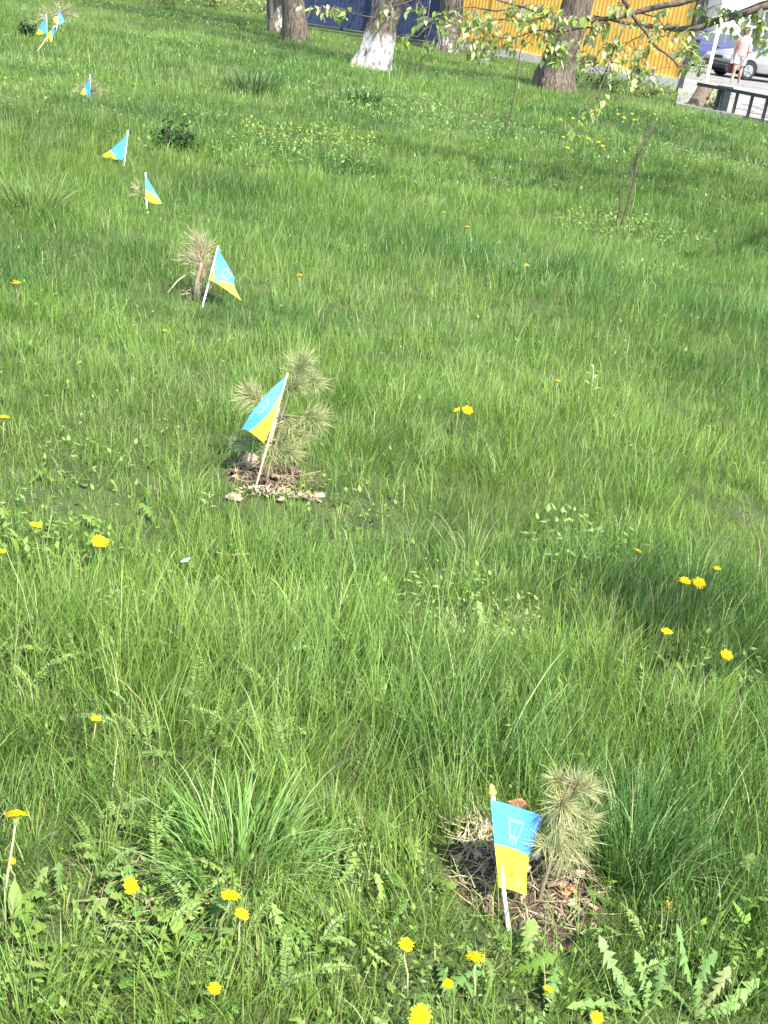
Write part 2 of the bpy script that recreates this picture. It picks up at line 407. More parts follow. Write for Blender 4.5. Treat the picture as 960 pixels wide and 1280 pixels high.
def weed_patch(px, py, rad, n, Ln, col, hmax, el=(-.1, 1.1), wr=.52, asp=1.0, var=.25):
    if py > 1000: n = int(n * .8); Ln *= .55
    else: n = int(n * (1.0 if py > 420 else 1.35)); Ln *= .72; hmax *= (1.0 if py > 420 else 1.15)
    p = GP(px, py)
    r = rad * np.sqrt(N.random(n)); th = N.uniform(0, 2 * PI, n)
    x = p.x + r * np.cos(th) * asp; y = p.y + r * np.sin(th)
    z = gz(x, y) + hmax * N.random(n) ** .8
    L = Ln * N.uniform(.6, 1.3, n)
    c = np.array(col)[None] * N.uniform(1 - var, 1 + var, (n, 1)) * N.uniform(.94, 1.06, (n, 3))
    add_leaves(x, y, z, N.uniform(0, 2 * PI, n), N.uniform(*el, n), L, L * wr * N.uniform(.7, 1.2, n), c)
WG = (.16, .255, .044); WP = (.19, .31, .085); WD = (.06, .13, .03); WY = (.26, .34, .05)
for (px, py, rad, n, Ln, col, hm) in [
    (170, 1110, .16, 170, .022, WG, .05), (215, 1190, .13, 130, .03, WG, .05), (90, 1210, .14, 160, .032, WG, .06), (400, 1110, .10, 160, .016, WP, .07), (430, 1085, .08, 90, .016, WP, .08),
    (500, 1105, .12, 130, .018, WG, .08), (590, 1255, .14, 110, .02, WP, .05), (880, 1190, .13, 150, .03, WG, .06), (940, 1180, .08, 50, .045, WG, .09), (330, 1180, .14, 130, .03, WG, .05), (450, 1230, .16, 150, .025, WG, .05),
    (40, 1250, .10, 90, .03, WG, .05), (700, 1250, .15, 90, .025, WG, .05), (800, 850, .13, 120, .022, WG, .06), (900, 845, .12, 110, .03, WP, .07), (560, 775, .25, 160, .028, WP, .09), (600, 790, .16, 90, .02, WP, .07),
    (60, 690, .16, 90, .04, WG, .09), (60, 610, .3, 90, .03, WP, .1), (150, 560, .25, 40, .03, WP, .1), (110, 700, .2, 90, .03, WG, .08), (20, 480, .3, 40, .04, WG, .1),
    (720, 700, .2, 110, .04, WP, .12), (430, 640, .2, 60, .03, WG, .1), (420, 880, .2, 50, .02, WP, .1), (150, 760, .2, 60, .03, WP, .1)]:
    weed_patch(px, py, rad, n, Ln, col, hm)
for (px, py, rad, n, Ln, col, hm, asp) in [
    (470, 128, .9, 260, .07, WP, .16, 1.6), (515, 150, .9, 230, .07, WP, .16, 1.8), (520, 160, .5, 60, .09, WD, .16, 1.2), (330, 200, .6, 200, .055, WP, .14, 1.8), (280, 190, .7, 160, .05, WP, .14, 1.6),
    (390, 185, .6, 280, .055, WY, .16, 1.2), (350, 165, .8, 160, .05, WP, .15, 1.5), (500, 225, .6, 150, .04, WP, .12, 1.8), (545, 160, .9, 140, .06, WP, .14, 2), (840, 200, .8, 260, .05, WP, .13, 1.6),
    (860, 205, .5, 120, .05, WG, .12, 1.5), (790, 300, .4, 240, .045, WP, .13, 1.6), (770, 290, .3, 130, .045, WG, .14, 1.2), (815, 352, .2, 60, .04, WP, .12, 1.2), (700, 190, 1.0, 120, .06, WP, .14, 2),
    (900, 160, .9, 130, .06, WP, .14, 2), (650, 180, 1, 110, .06, WP, .14, 2), (560, 190, 1, 100, .06, WP, .14, 2), (890, 255, .7, 120, .045, WP, .13, 2), (670, 235, .9, 120, .05, WG, .13, 2), (130, 110, 1.2, 170, .06, WG, .15, 1.5),
    (90, 140, 1, 160, .06, WP, .15, 1.6), (160, 20, 1.4, 160, .1, WG, .2, 2), (250, 10, 1.5, 200, .1, WY, .2, 2), (210, 60, 1.6, 160, .08, WP, .16, 2), (300, 40, 1.4, 160, .08, WG, .16, 2), (420, 60, 1.2, 160, .08, WG, .16, 2),
    (600, 90, 1.5, 160, .08, WD, .2, 2), (760, 110, 1.6, 260, .09, WD, .25, 2), (560, 80, 1.2, 120, .08, WY, .16, 2), (800, 120, 1.4, 180, .09, WG, .25, 2), (740, 150, 1.2, 160, .06, WP, .14, 2)]:
    weed_patch(px, py, rad, n, Ln, col, hm, asp=asp)
# scattered single small leaves
def scatter_leaves(y0, y1, n, Ln, col):
    y = N.uniform(y0, y1, n); x = N.uniform(-1, 1, n) * (.42 * y + .6)
    ok = ~pave_mask(x, y); ok &= vnoise(x, y, .5, 77) > .45; x, y = x[ok], y[ok]; n = len(x)
    c = np.array(col)[None] * N.uniform(.7, 1.25, (n, 1)); L = Ln * N.uniform(.5, 1.4, n)
    add_leaves(x, y, gz(x, y) + hfield(x, y) * N.uniform(.15, .8, n), N.uniform(0, 2 * PI, n), N.uniform(-.2, 1.1, n), L, L * N.uniform(.3, .6, n), c)
scatter_leaves(.9, 2.0, 1100, .017, WG); scatter_leaves(2.0, 4, 1400, .018, WG); scatter_leaves(4, 9, 1700, .024, WP); scatter_leaves(9, 18, 1500, .035, WP); scatter_leaves(18, 33, 1400, .06, WP)
me = bulk('ground_weeds', np.concatenate(LV), np.zeros((0, 4), int), np.concatenate(LT), np.concatenate(LC), weed_m, smooth=False)
props(link('ground_weeds', me), kind='stuff')

# feathery yarrow leaves
LV = []; LT = []; LC = []; lo = 0
def yarrow(p, az, el, Ln, col, kink=.6):
    n = 24
    q = np.array(p, float); e = el; rows = []
    for i_ in range(n):
        rows.append((q.copy(), e)); e -= kink / n
        q = q + np.array([math.cos(az) * math.cos(e), math.sin(az) * math.cos(e), math.sin(e)]) * Ln / n
    for sgn in (-1, 1):
        P = np.array([r_[0] for r_ in rows]); t = np.linspace(0, 1, n)
        ln = Ln * .12 * np.sin(PI * (.12 + .86 * t)) + .003
        add_leaves(P[:, 0], P[:, 1], P[:, 2], np.full(n, az + sgn * 1.15) + N.normal(0, .15, n), N.uniform(-.1, .7, n), ln, ln * .34, np.array(col)[None] * N.uniform(.8, 1.2, (n, 1)))
for (px, py, rad, n) in [(40, 850, .12, 16), (110, 830, .12, 14), (20, 800, .1, 10), (190, 930, .08, 8), (330, 960, .12, 10), (300, 890, .15, 9), (140, 1075, .1, 9), (480, 860, .3, 12), (280, 950, .06, 6), (420, 870, .2, 10), (430, 1250, .15, 10), (760, 1230, .1, 6), (270, 1180, .1, 6), (700, 930, .15, 9), (590, 900, .2, 8)]:
    c = GP(px, py)
    for _ in range(n):
        r_ = rad * math.sqrt(rng.random()); th = rng.uniform(0, 2 * PI)
        x, y = c.x + r_ * math.cos(th), c.y + r_ * math.sin(th)
        yarrow((x, y, float(gz(x, y)) + rng.uniform(.01, .06)), rng.uniform(0, 2 * PI), rng.uniform(.5, 1.35), rng.uniform(.06, .12), jit((.19, .285, .075), .2))
me = bulk('yarrow_foliage', np.concatenate(LV), np.zeros((0, 4), int), np.concatenate(LT), np.concatenate(LC), weed_m, smooth=False)
props(link('yarrow_foliage', me), kind='stuff')

# ------------------------------------------------------------------ soil patches with litter
def soil_patch(p, rx, ry, hh, seed):
    mb = MB(); v = []; f = []; nr, ns = 6, 28
    g = random.Random(seed)
    ph = [g.uniform(0, 6) for _ in range(4)]
    v.append((p.x, p.y, float(gz(p.x, p.y)) + hh))
    for i_ in range(1, nr + 1):
        for k in range(ns):
            th = 2 * PI * k / ns; r_ = i_ / nr
            wob = 1 + .16 * math.sin(2 * th + ph[0]) + .1 * math.sin(5 * th + ph[1])
            x = p.x + rx * r_ * wob * math.cos(th); y = p.y + ry * r_ * wob * math.sin(th)
            z = float(gz(x, y)) + hh * (1 - r_ ** 2) + g.uniform(-.005, .008) - (.02 if i_ == nr else 0)
            v.append((x, y, z))
    for k in range(ns): f.append((0, 1 + k, 1 + (k + 1) % ns))
    for i_ in range(nr - 1):
        for k in range(ns):
            A = 1 + i_ * ns + k; B = 1 + i_ * ns + (k + 1) % ns
            f.append((A, A + ns, B + ns, B))
    mb.add(v, f)
    o = mb.build('bare_soil', soil_m, smooth=True); props(o, kind='structure')
    return o
for k, ((p, rx, ry), hh) in enumerate(zip(soil_spots, (.022, .02, .012))):
    soil_patch(p, rx * 1.0, ry * 1.0, hh, 50 + k)
def litter(p, rx, ry, n, Ln, cols, hh, seed, wd=.003):
    mb = MB(); g = random.Random(seed)
    for _ in range(n):
        r_ = math.sqrt(g.random()); th = g.uniform(0, 2 * PI)
        x, y = p.x + rx * r_ * math.cos(th), p.y + ry * r_ * math.sin(th)
        z = float(gz(x, y)) + hh * (1 - r_ * r_) + g.uniform(.004, .022)
        az = g.uniform(0, 2 * PI); L = Ln * g.uniform(.4, 1.4); e = g.uniform(-.15, .4)
        d = Vector((math.cos(az) * math.cos(e), math.sin(az) * math.cos(e), math.sin(e))); s_ = Vector((-math.sin(az), math.cos(az), g.uniform(-.5, .5))) * wd * g.uniform(.4, 1.2)
        b_ = Vector((x, y, z)); mid = b_ + d * L * .5 + Vector((0, 0, g.uniform(-.004, .012))); e_ = b_ + d * L
        c = jit(g.choice(cols), .25)
        mb.add([b_ - s_, b_ + s_, mid + s_, mid - s_, e_ + s_ * .4, e_ - s_ * .4], [(0, 1, 2, 3), (3, 2, 4, 5)], c)
    for _ in range(n // 9):     # crumpled dead leaf scraps
        r_ = math.sqrt(g.random()); th = g.uniform(0, 2 * PI)
        x, y = p.x + rx * r_ * math.cos(th), p.y + ry * r_ * math.sin(th); z = float(gz(x, y)) + hh * (1 - r_ * r_) + g.uniform(.006, .02)
        L = Ln * g.uniform(.25, .6); pts = []
        for k in range(6): pts.append((x + L * .5 * math.cos(k * PI / 3 + r_) * g.uniform(.6, 1.2), y + L * .4 * math.sin(k * PI / 3 + r_) * g.uniform(.6, 1.2), z + g.uniform(-.004, .012)))
        pts.append((x, y, z + g.uniform(-.005, .008)))
        mb.add(pts, [(6, k, (k + 1) % 6) for k in range(6)], jit(g.choice(cols), .3))
    o = mb.build('dead_litter', straw_m); props(o, kind='stuff')
TAN = [(.36, .28, .18), (.46, .38, .27), (.2, .14, .09), (.3, .21, .13), (.36, .25, .16), (.22, .15, .1), (.3, .28, .14)]
litter(soil_spots[0][0], .15, .12, 330, .045, TAN, .022, 1, .0013)
litter(soil_spots[1][0], .15, .10, 300, .07, [(.22, .16, .1), (.3, .22, .14), (.4, .32, .2), (.16, .12, .07)], .02, 2, .0016)
litter(soil_spots[2][0], .09, .06, 60, .06, TAN, .012, 3, .002)
litter(GP(600, 1050), .06, .07, 190, .05, [(.42, .38, .22), (.36, .33, .18), (.5, .4, .28)], .015, 4, .0013)
litter(GP(190, 1130), .22, .12, 70, .06, [(.26, .21, .13), (.2, .15, .09)], .0, 5, .0008)
litter(GP(890, 930), .12, .06, 60, .04, TAN, .0, 6, .0012)
litter(GP(700, 1150), .08, .05, 90, .05, TAN, .004, 8, .0011)
litter(GP(348, 624), .15, .014, 120, .03, [(.44, .36, .24), (.36, .28, .18), (.5, .42, .29)], .015, 7, .003)
# tan dry clods along the near edge of the second planting
clod_m = mat('dry_clod', (.32, .25, .17), (.46, .38, .27), rough=.95, scale=60, bump=.6, bscale=150)
for (px, py, r_, lab) in [(293, 622, .022, 'tan dry clod at the left end of the debris under the second flag'), (398, 619, .016, 'pale crumbly clod at the right end of the debris under the second flag'), (352, 624, .012, 'pale dry clod in the middle of the debris beneath the second flag stick')]:
    p = GP(px, py, .012); mb = MB(); v = []; f = []
    g = random.Random(px)
    for i_ in range(5):
        for k in range(9):
            th = 2 * PI * k / 9; la = -PI / 2 + PI * i_ / 4; q = r_ * g.uniform(.75, 1.25)
            v.append((p.x + q * 1.3 * math.cos(la) * math.cos(th), p.y + q * math.cos(la) * math.sin(th), p.z + q * .7 * math.sin(la)))
    for i_ in range(4):
        for k in range(9): f.append((i_ * 9 + k, i_ * 9 + (k + 1) % 9, (i_ + 1) * 9 + (k + 1) % 9, (i_ + 1) * 9 + k))
    mb.add(v, f); props(mb.build('dry_clod', clod_m, loc=p), lab, 'clod')
# crumpled dead leaf standing on the second mound
leafdead_m = mat('dead_leaf', (.62, .43, .31), (.52, .34, .24), rough=.8, scale=40, bump=.3, trans=.1)
def crumple(px, py, h, r_, lab, tilt, m_=leafdead_m, seed=3, asp=1.1):
    p = GP(px, py, h); mb = MB(); v = []; f = []; g = random.Random(seed); n = 7
    q = Vector((0, -.5, .85)).normalized() if tilt else Vector((0, 0, 1))
    ax = Vector((1, 0, 0)); ay = q.cross(ax)
    for i_ in range(n):
        for k in range(n):
            a_, b_ = (i_ / (n - 1) - .5) * 2, (k / (n - 1) - .5) * 2
            rr = (1 - .28 * min(1, abs(a_ * b_))) * g.uniform(.9, 1.08)
            v.append(p + ax * a_ * r_ * asp * rr + ay * b_ * r_ * rr + q * r_ * (.25 * math.sin(3 * a_ + b_) + g.uniform(-.14, .14)))
    for i_ in range(n - 1):
        for k in range(n - 1): f.append((i_ * n + k, (i_ + 1) * n + k, (i_ + 1) * n + k + 1, i_ * n + k + 1))
    mb.add(v, f); props(mb.build('dead_leaf', m_, loc=p, smooth=False), lab, 'leaf')
crumple(312, 574, .035, .026, 'pinkish tan crumpled leaf standing on the mound left of the second flag stick', True)
orange_m = mat('rust_leaf', (.5, .2, .08), (.6, .3, .14), rough=.8, scale=60, trans=.1)
crumple(648, 1004, .09, .013, 'small rust brown leaf scrap showing above the top edge of the nearest flag', False, orange_m, 5, 1.8)
crumple(706, 1112, .02, .014, 'orange brown leaf scrap on the soil right of the nearest seedling stem', False, orange_m, 6, 1.8)
crumple(683, 1147, .016, .010, 'pale beige leaf scrap on the bare soil below the nearest seedling', False, clod_m, 7, 1.4)
crumple(893, 920, .03, .013, 'pale beige dry leaf in the grass near the right edge', False, clod_m, 8, 1.6)

# ------------------------------------------------------------------ flags
def cloth_mat():
    m = bpy.data.materials.new('flag_cloth'); m.use_nodes = True
    t = m.node_tree; n = t.nodes; L = t.links; p = n['Principled BSDF']; out = n['Material Output']
    a_ = n.new('ShaderNodeAttribute'); a_.attribute_name = 'Stripe'
    r_ = n.new('ShaderNodeValToRGB'); r_.color_ramp.interpolation = 'LINEAR'
    r_.color_ramp.elements[0].color = (.105, .40, .82, 1); r_.color_ramp.elements[0].position = .495
    r_.color_ramp.elements[1].color = (.86, .79, .06, 1); r_.color_ramp.elements[1].position = .505
    L.new(a_.outputs['Fac'], r_.inputs[0])
    tc = n.new('ShaderNodeTexCoord'); wv = n.new('ShaderNodeTexNoise'); wv.inputs['Scale'].default_value = 30
    L.new(tc.outputs['Object'], wv.inputs['Vector'])
    mx0 = n.new('ShaderNodeMix'); mx0.data_type = 'RGBA'; mx0.blend_type = 'MULTIPLY'; mx0.inputs[0].default_value = .18
    L.new(r_.outputs[0], mx0.inputs[6]); L.new(wv.outputs[1], mx0.inputs[7])
    L.new(mx0.outputs[2], p.inputs['Base Color']); p.inputs['Roughness'].default_value = .55; p.inputs['Specular IOR Level'].default_value = .25
    bp = n.new('ShaderNodeBump'); bp.inputs['Strength'].default_value = .25; bp.inputs['Distance'].default_value = .004
    L.new(wv.outputs[0], bp.inputs['Height']); L.new(bp.outputs[0], p.inputs['Normal'])
    tr = n.new('ShaderNodeBsdfTranslucent'); ms = n.new('ShaderNodeMixShader'); ms.inputs[0].default_value = .3
    L.new(mx0.outputs[2], tr.inputs[0]); L.new(p.outputs[0], ms.inputs[1]); L.new(tr.outputs[0], ms.inputs[2]); L.new(ms.outputs[0], out.inputs[0])
    return m
cloth_m = cloth_mat()
def lag(t): return ((1 - t) * (1 - 2 * t), 4 * t * (1 - t), t * (2 * t - 1))
def flag(label, top, base, grid, stripe, prad=.0026, finial=True, pole_m=white_m, emblem=None, nn=15, fold=.004, stick=.012):
    """top/base: picture points of the stick; grid[row][col] = (px,py,depth offset); depth is that of the stick's foot"""
    pb = GP(*base); Z = zc(pb)
    lean = 0
    pt = PX(top[0], top[1], Z)
    root = thing('flag', label, 'flag', pb, 'small flags stuck in the grass')
    mb = MB(); d = (pt - pb).normalized(); mb.tube([pb - d * .03, pb, pb.lerp(pt, .5), pt + d * stick], prad, 8); mb.build('pole', pole_m, root, True)
    if finial:
        mb = MB(); q = pt + d * stick; mb.tube([q - d * .003, q, q + d * .004, q + d * .008, q + d * .013, q + d * .02], [prad * 1.1, prad * 1.9, prad * 2.1, prad * 1.2, prad * 1.5, .0004], 8); mb.build('finial', gold_m, root, True)
    P = [[PX(c[0], c[1], Z + c[2] - (prad * 2 + .004 if ci == 0 else 0)) for ci, c in enumerate(row)] for row in grid]
    g = random.Random(int(top[0]))
    ph = g.uniform(0, 6)
    def surf(u, v):
        lu, lv = lag(u), lag(v); q = Vector((0, 0, 0))
        for r_ in range(3):
            for c in range(3): q += P[r_][c] * (lv[r_] * lu[c])
        return q + fwd * fold * math.sin(9 * u + 3 * v + ph) * u
    v = []; f = []; sv = []
    for r_ in range(nn):
        for c in range(nn):
            u_, v_ = c / (nn - 1), r_ / (nn - 1)
            v.append(surf(u_, v_)); lu, lv = lag(u_), lag(v_)
            # stripe coordinate: bilinear over the four patches
            i_ = min(int(u_ * 2), 1); j_ = min(int(v_ * 2), 1); fu, fv = u_ * 2 - i_, v_ * 2 - j_
            sv.append((stripe[j_][i_] * (1 - fu) + stripe[j_][i_ + 1] * fu) * (1 - fv) + (stripe[j_ + 1][i_] * (1 - fu) + stripe[j_ + 1][i_ + 1] * fu) * fv)
    for r_ in range(nn - 1):
        for c in range(nn - 1): f.append((r_ * nn + c, r_ * nn + c + 1, (r_ + 1) * nn + c + 1, (r_ + 1) * nn + c))
    mb = MB(); mb.add(v, f); o = mb.build('cloth', cloth_m, root, True)
    at = o.data.attributes.new('Stripe', 'FLOAT', 'POINT'); at.data.foreach_set('value', sv)
    if emblem:
        u0_, u1_, v0_, v1_ = emblem
        mb = MB()
        strokes = [[(0, 0), (1, 0)], [(.05, 0), (.18, .55), (.3, .95)], [(.98, 0), (.85, .55), (.68, .95)], [(.52, .22), (.5, .6), (.49, 1)], [(.18, .6), (.35, .72), (.5, .62), (.66, .74), (.84, .6)]]
        for s_ in strokes:
            for k in range(len(s_) - 1):
                (a0, b0), (a1, b1) = s_[k], s_[k + 1]
                n_ = 6; wv = .07; ln = math.hypot(a1 - a0, b1 - b0); nxv, nyv = -(b1 - b0) / ln * wv, (a1 - a0) / ln * wv * 1.1
                for side in (-1, 1):
                    vv = []
                    for q in range(n_ + 1):
                        t = q / n_; aa, bb = lerp(a0, a1, t), lerp(b0, b1, t)
                        for sg in (-1, 1):
                            U_, V_ = lerp(u0_, u1_, aa + nxv * sg), lerp(v0_, v1_, bb + nyv * sg)
                            du = surf(min(U_ + .02, 1), V_) - surf(U_ - .02, V_); dv = surf(U_, V_ + .02) - surf(U_, V_ - .02)
                            vv.append(surf(U_, V_) + du.cross(dv).normalized() * (.0007 * Z / 2.2 * side + .0002 * k))
                    mb.add(vv, [(2 * q, 2 * q + 1, 2 * q + 3, 2 * q + 2) for q in range(n_)])
        mb.build('emblem', emb_m, o, False)
    return root
ST = [[0, 0, 0], [.5, .5, .5], [1, 1, 1]]
z1 = lambda x, y: (590 + x * 130 / 792, 970 + y * 210 / 1280)     # zoom frames -> picture points
z2 = lambda x, y: (180 + x * 280 / 943, 270 + y * 380 / 1280)
z3 = lambda x, y: (220 + x * 110 / 960, 280 + y * 120 / 1047)
z8 = lambda x, y: (x / 8, y / 8)
z4 = lambda x, y: (x * 340 / 960, 80 + y * 320 / 904)
def gr(zf, rows): return [[(*zf(c[0], c[1]), c[2] if len(c) > 2 else 0) for c in r] for r in rows]
flag('nearest blue and yellow flag hanging from an upright white stick with a gold tip', z1(162, 185), z1(276, 1170),
     gr(z1, [[(140, 180), (360, 240, .01), (548, 312, .06)], [(172, 518), (300, 548, .012), (436, 612, .055)], [(206, 848), (292, 868, .010), (416, 905, .012)]]), [[0, 0, 0], [.5, .5, .5], [1, 1, 1]],
     prad=.0042, emblem=(.34, .68, .17, .46))
flag('limp flag on a tilted bamboo stick beside the green pine seedling in the middle distance', z2(600, 676), z2(462, 1172),
     gr(z2, [[(600, 676), (498, 770, -.03), (408, 902, -.02)], [(576, 742), (528, 815, -.035), (440, 906, -.02)], [(556, 812), (538, 880, -.03), (505, 956, -.02)]]),
     [[0, 0, 0], [.5, .42, .48], [.75, .85, .9]], prad=.0036, pole_m=wood_m, finial=False, emblem=(.42, .72, .14, .40))
flag('bright spread flag leaning over the grass beside the dead brown seedling', z3(455, 265), z3(285, 912),
     gr(z3, [[(457, 272), (572, 460, .03), (640, 590, .03)], [(413, 465), (460, 560, -.02), (640, 680, 0)], [(358, 632), (430, 640, -.03), (714, 838, 0)]]),
     [[0, 0, .25], [.58, .40, .54], [1, .5, 1]], prad=.0045, finial=False, emblem=(.5, .85, .1, .5))
flag('narrow flag facing right, fourth along the row from the near end', z4(514, 390), z4(518, 512),
     gr(z4, [[(514, 392), (541, 440, .01), (566, 478, .02)], [(513, 432), (527, 452, 0), (568, 485, .02)], [(513, 466), (535, 490, .01), (574, 492, .02)]]), [[0, .1, .3], [.4, .5, .7], [.6, .9, 1]], prad=.006, finial=False)
flag('tent shaped flag pulled out to the left, beside the dark weed clump', z4(451, 240), (155, 207),
     gr(z4, [[(451, 247), (405, 290, .02), (358, 325, .04)], [(445, 292), (412, 312, .0), (372, 331, .02)], [(438, 338), (414, 338, -.02), (390, 334, .01)]]), [[0, .2, 1], [0, .3, 1], [0, .4, .9]], prad=.006, finial=False)
zA = lambda x, y: (x * 340 / 960, y * 200 / 565)
flag('small blue flag with a yellow corner standing alone, sixth along the row', zA(318, 268), (112, 126),
     gr(zA, [[(318, 272), (302, 300, .02), (284, 330, .03)], [(319, 308), (308, 322, 0), (292, 335, .02)], [(320, 345), (312, 345, -.02), (302, 340, .01)]]), [[0, .25, 1], [0, .25, 1], [0, .3, .8]], prad=.007, finial=False)
flag('pale left flag of the far cluster of three', z8(461, 152), z8(476, 420),
     gr(z8, [[(460, 158), (415, 235, .03), (362, 325, .05)], [(468, 240), (430, 290, 0), (375, 345, .03)], [(476, 328), (440, 338, -.02), (392, 350, .02)]]), [[0, .1, .75], [0, .35, .9], [.1, .45, 1]], prad=.008, finial=False)
flag('upper right flag of the far cluster of three', z8(594, 68), z8(560, 340),
     gr(z8, [[(595, 75), (620, 145, .02), (646, 215, .04)], [(560, 135), (590, 185, 0), (622, 232, .02)], [(528, 192), (555, 228, -.02), (588, 252, .02)]]), [[.1, .05, 0], [.45, .35, .3], [1, .85, .4]], prad=.008, finial=False)
flag('lowest flag of the far cluster of three, hanging from a slanted pale stick', z8(548, 262), z8(372, 516),
     gr(z8, [[(548, 268), (550, 290, .02), (552, 310, .04)], [(512, 300), (520, 335, 0), (530, 365, .02)], [(478, 335), (490, 385, -.02), (515, 425, .02)]]), [[0, 0, 0], [.45, .4, .4], [1, 1, 1]], prad=.009, finial=False, pole_m=wood_m)

# ------------------------------------------------------------------ pine seedlings
def needles(mb, base, axis, n, Ln, wd, cols, spread=(.3, 1.5), along=.0, g=rng, droop=0.0):
    axis = axis.normalized(); a_ = axis.orthogonal().normalized(); b_ = axis.cross(a_)
    for _ in range(n):
        th = g.uniform(0, 2 * PI); sp = g.uniform(*spread)
        d = axis * math.cos(sp) + (a_ * math.cos(th) + b_ * math.sin(th)) * math.sin(sp)
        o = base - axis * along * g.random()
        L = Ln * g.uniform(.5, 1.12); d = (d + Vector((g.gauss(0, .08), g.gauss(0, .08), g.gauss(0, .08)))).normalized()
        s_ = d.cross(Vector((g.uniform(-1, 1), g.uniform(-1, 1), g.uniform(-1, 1)))).normalized() * wd
        k = d.cross(s_).normalized() * wd * .6
        mid = o + d * L * .55 + Vector((0, 0, -droop * L * .2)); e = o + d * L + Vector((g.gauss(0, .07), g.gauss(0, .07), -.05 + g.gauss(0, .07))) * L
        mb.add([o - s_, o + s_, mid + s_ * .9 + k, mid - s_ * .9 + k, e], [(0, 1, 2, 3), (3, 2, 4)], jit(g.choice(cols), .2))
def seedling(label, base, stem, whorls, m_=young_m, ncols=None, wd=.0006, rad=.005, name='pine_seedling', spr=(.15, 1.55), dens=1.5):
    pb = GP(*base); Z = zc(pb)
    root = thing(name, label, 'seedling', pb)
    pts = [pb - Vector((0, 0, .02)), pb] + [PX(x, y, Z + dz) for (x, y, dz) in stem]
    mb = MB(); n = len(pts); mb.tube(pts, [rad * (1.2 - .75 * i_ / (n - 1)) for i_ in range(n)], 7, rough=.12); mb.build('stem', m_, root, True)
    nb = MB()
    for wh in whorls:
        (x, y, dz, n_, Ln, fx, fy, al, cols) = wh[:9]
        tip = PX(x, y, Z + dz)
        ax = (RIGHT * fx - UP * fy + fwd * (wh[9] if len(wh) > 9 else -.2)).normalized()
        frm = min(pts[1:], key=lambda q: (q - (tip - ax * al)).length)
        if (frm - tip).length > .012:
            br = MB(); br.tube([frm, (frm + tip) / 2 + Vector((0, 0, .004)), tip], [rad * .6, rad * .5, rad * .35], 5); br.build('branch', m_, root, True)
        needles(nb, tip, ax, int(n_ * dens), Ln, wd, cols or ncols, spr, al)
    o = nb.build('needles', needle_m, root); props(o, kind='stuff')
    return root
OL = [(.37, .37, .16), (.43, .41, .2), (.32, .35, .15), (.27, .31, .12), (.47, .43, .25)]
OLD = [(.27, .33, .11), (.37, .38, .17), (.31, .34, .14), (.42, .40, .21)]
FADE = [(.36, .32, .17), (.30, .31, .14), (.42, .35, .21), (.24, .28, .1)]
DEADC = [(.42, .36, .20), (.48, .43, .27), (.34, .28, .16), (.38, .38, .19)]
seedling('nearest pine seedling with dense olive yellow needle whorls behind the nearest flag', (672, 1140),
         [(678, 1110, .0), (688, 1080, 0), (697, 1040, 0), (702, 1005, -.01), (716, 975, -.005)],
         [(702, 1006, -.03, 330, .058, -.1, .3, .02, OL, -1.4), (722, 978, 0, 330, .060, .35, -1, .04, OL), (700, 1035, -.02, 240, .058, .2, .4, .05, OL), (704, 1060, -.01, 190, .055, .4, .8, .04, OLD), (732, 1050, .0, 170, .052, .8, .5, .04, OLD), (676, 1060, -.015, 90, .05, -.8, .5, .03, OLD), (738, 985, 0.01, 190, .052, 1, -.2, .03, OL), (694, 972, 0.01, 150, .05, -.7, -.7, .02, OLD), (724, 1072, .0, 120, .052, .5, .7, .05, OL), (700, 1082, -.01, 70, .05, -.2, .9, .04, OLD), (738, 1024, .01, 190, .052, .9, .2, .04, OL), (715, 1094, 0, 40, .045, .3, .9, .05, DEADC)], wd=.00048, rad=.0045, dens=1.0)
seedling('lanky green pine seedling with several needle tufts behind the limp flag', (332, 612),
         [(336, 585, .01), (347, 550, .02), (352, 520, .02), (362, 490, .02), (374, 460, .02)],
         [(378, 452, .02, 170, .095, .4, -1, .05, OLD), (372, 480, .02, 150, .085, .7, -.4, .04, OLD), (398, 478, .03, 80, .075, 1, .3, .04, OLD), (312, 494, .02, 150, .085, -.9, -.5, .04, OL), (322, 500, .02, 60, .07, -.3, -.8, .03, OLD), (396, 524, .02, 170, .085, .9, .25, .05, OLD), (362, 535, .02, 90, .075, .3, .8, .05, OLD), (366, 565, .02, 160, .085, .9, .1, .06, OLD), (335, 572, .02, 110, .085, -.2, .7, .05, OLD), (380, 545, .03, 80, .08, .9, .4, .05, OLD), (290, 552, .03, 45, .06, -1, -.2, .08, [(.2, .27, .12)])], wd=.00082, rad=.0055, dens=2.3)
seedling('dead tan pine seedling with a stripped brown stem beside the bright spread flag', (247, 376),
         [(249, 350, .0), (251, 330, 0), (252, 312, 0), (250, 296, 0)],
         [(252, 298, 0, 90, .10, .1, -1, .12, DEADC), (238, 312, 0, 60, .10, -.7, -.8, .12, DEADC), (230, 318, 0, 46, .09, -1, -.5, .10, DEADC), (226, 326, 0, 40, .07, -1, -.1, .08, DEADC), (262, 306, 0, 70, .09, .5, -.9, .12, DEADC), (252, 325, -.01, 60, .09, -.1, -.8, .10, DEADC), (244, 300, -.01, 60, .10, -.4, -.9, .10, DEADC), (260, 330, 0, 70, .07, .4, -.4, .10, DEADC), (250, 345, 0, 60, .07, .1, -.3, .08, DEADC), (240, 290, 0, 40, .07, -.3, -1, .08, DEADC)], spr=(.05, 1.15), m_=deadbark_m, wd=.0007, rad=.005, dens=1.6)
seedling('sparse pale seedling wisps left of the fourth flag', (176, 256), [(175, 247, 0), (174, 238, 0)],
         [(174, 236, 0, 24, .11, -.2, -1, .05, OLD), (168, 242, 0, 16, .10, -.9, -.3, .05, DEADC), (180, 243, .01, 14, .10, .6, -.5, .05, OLD)], wd=.002, rad=.006)
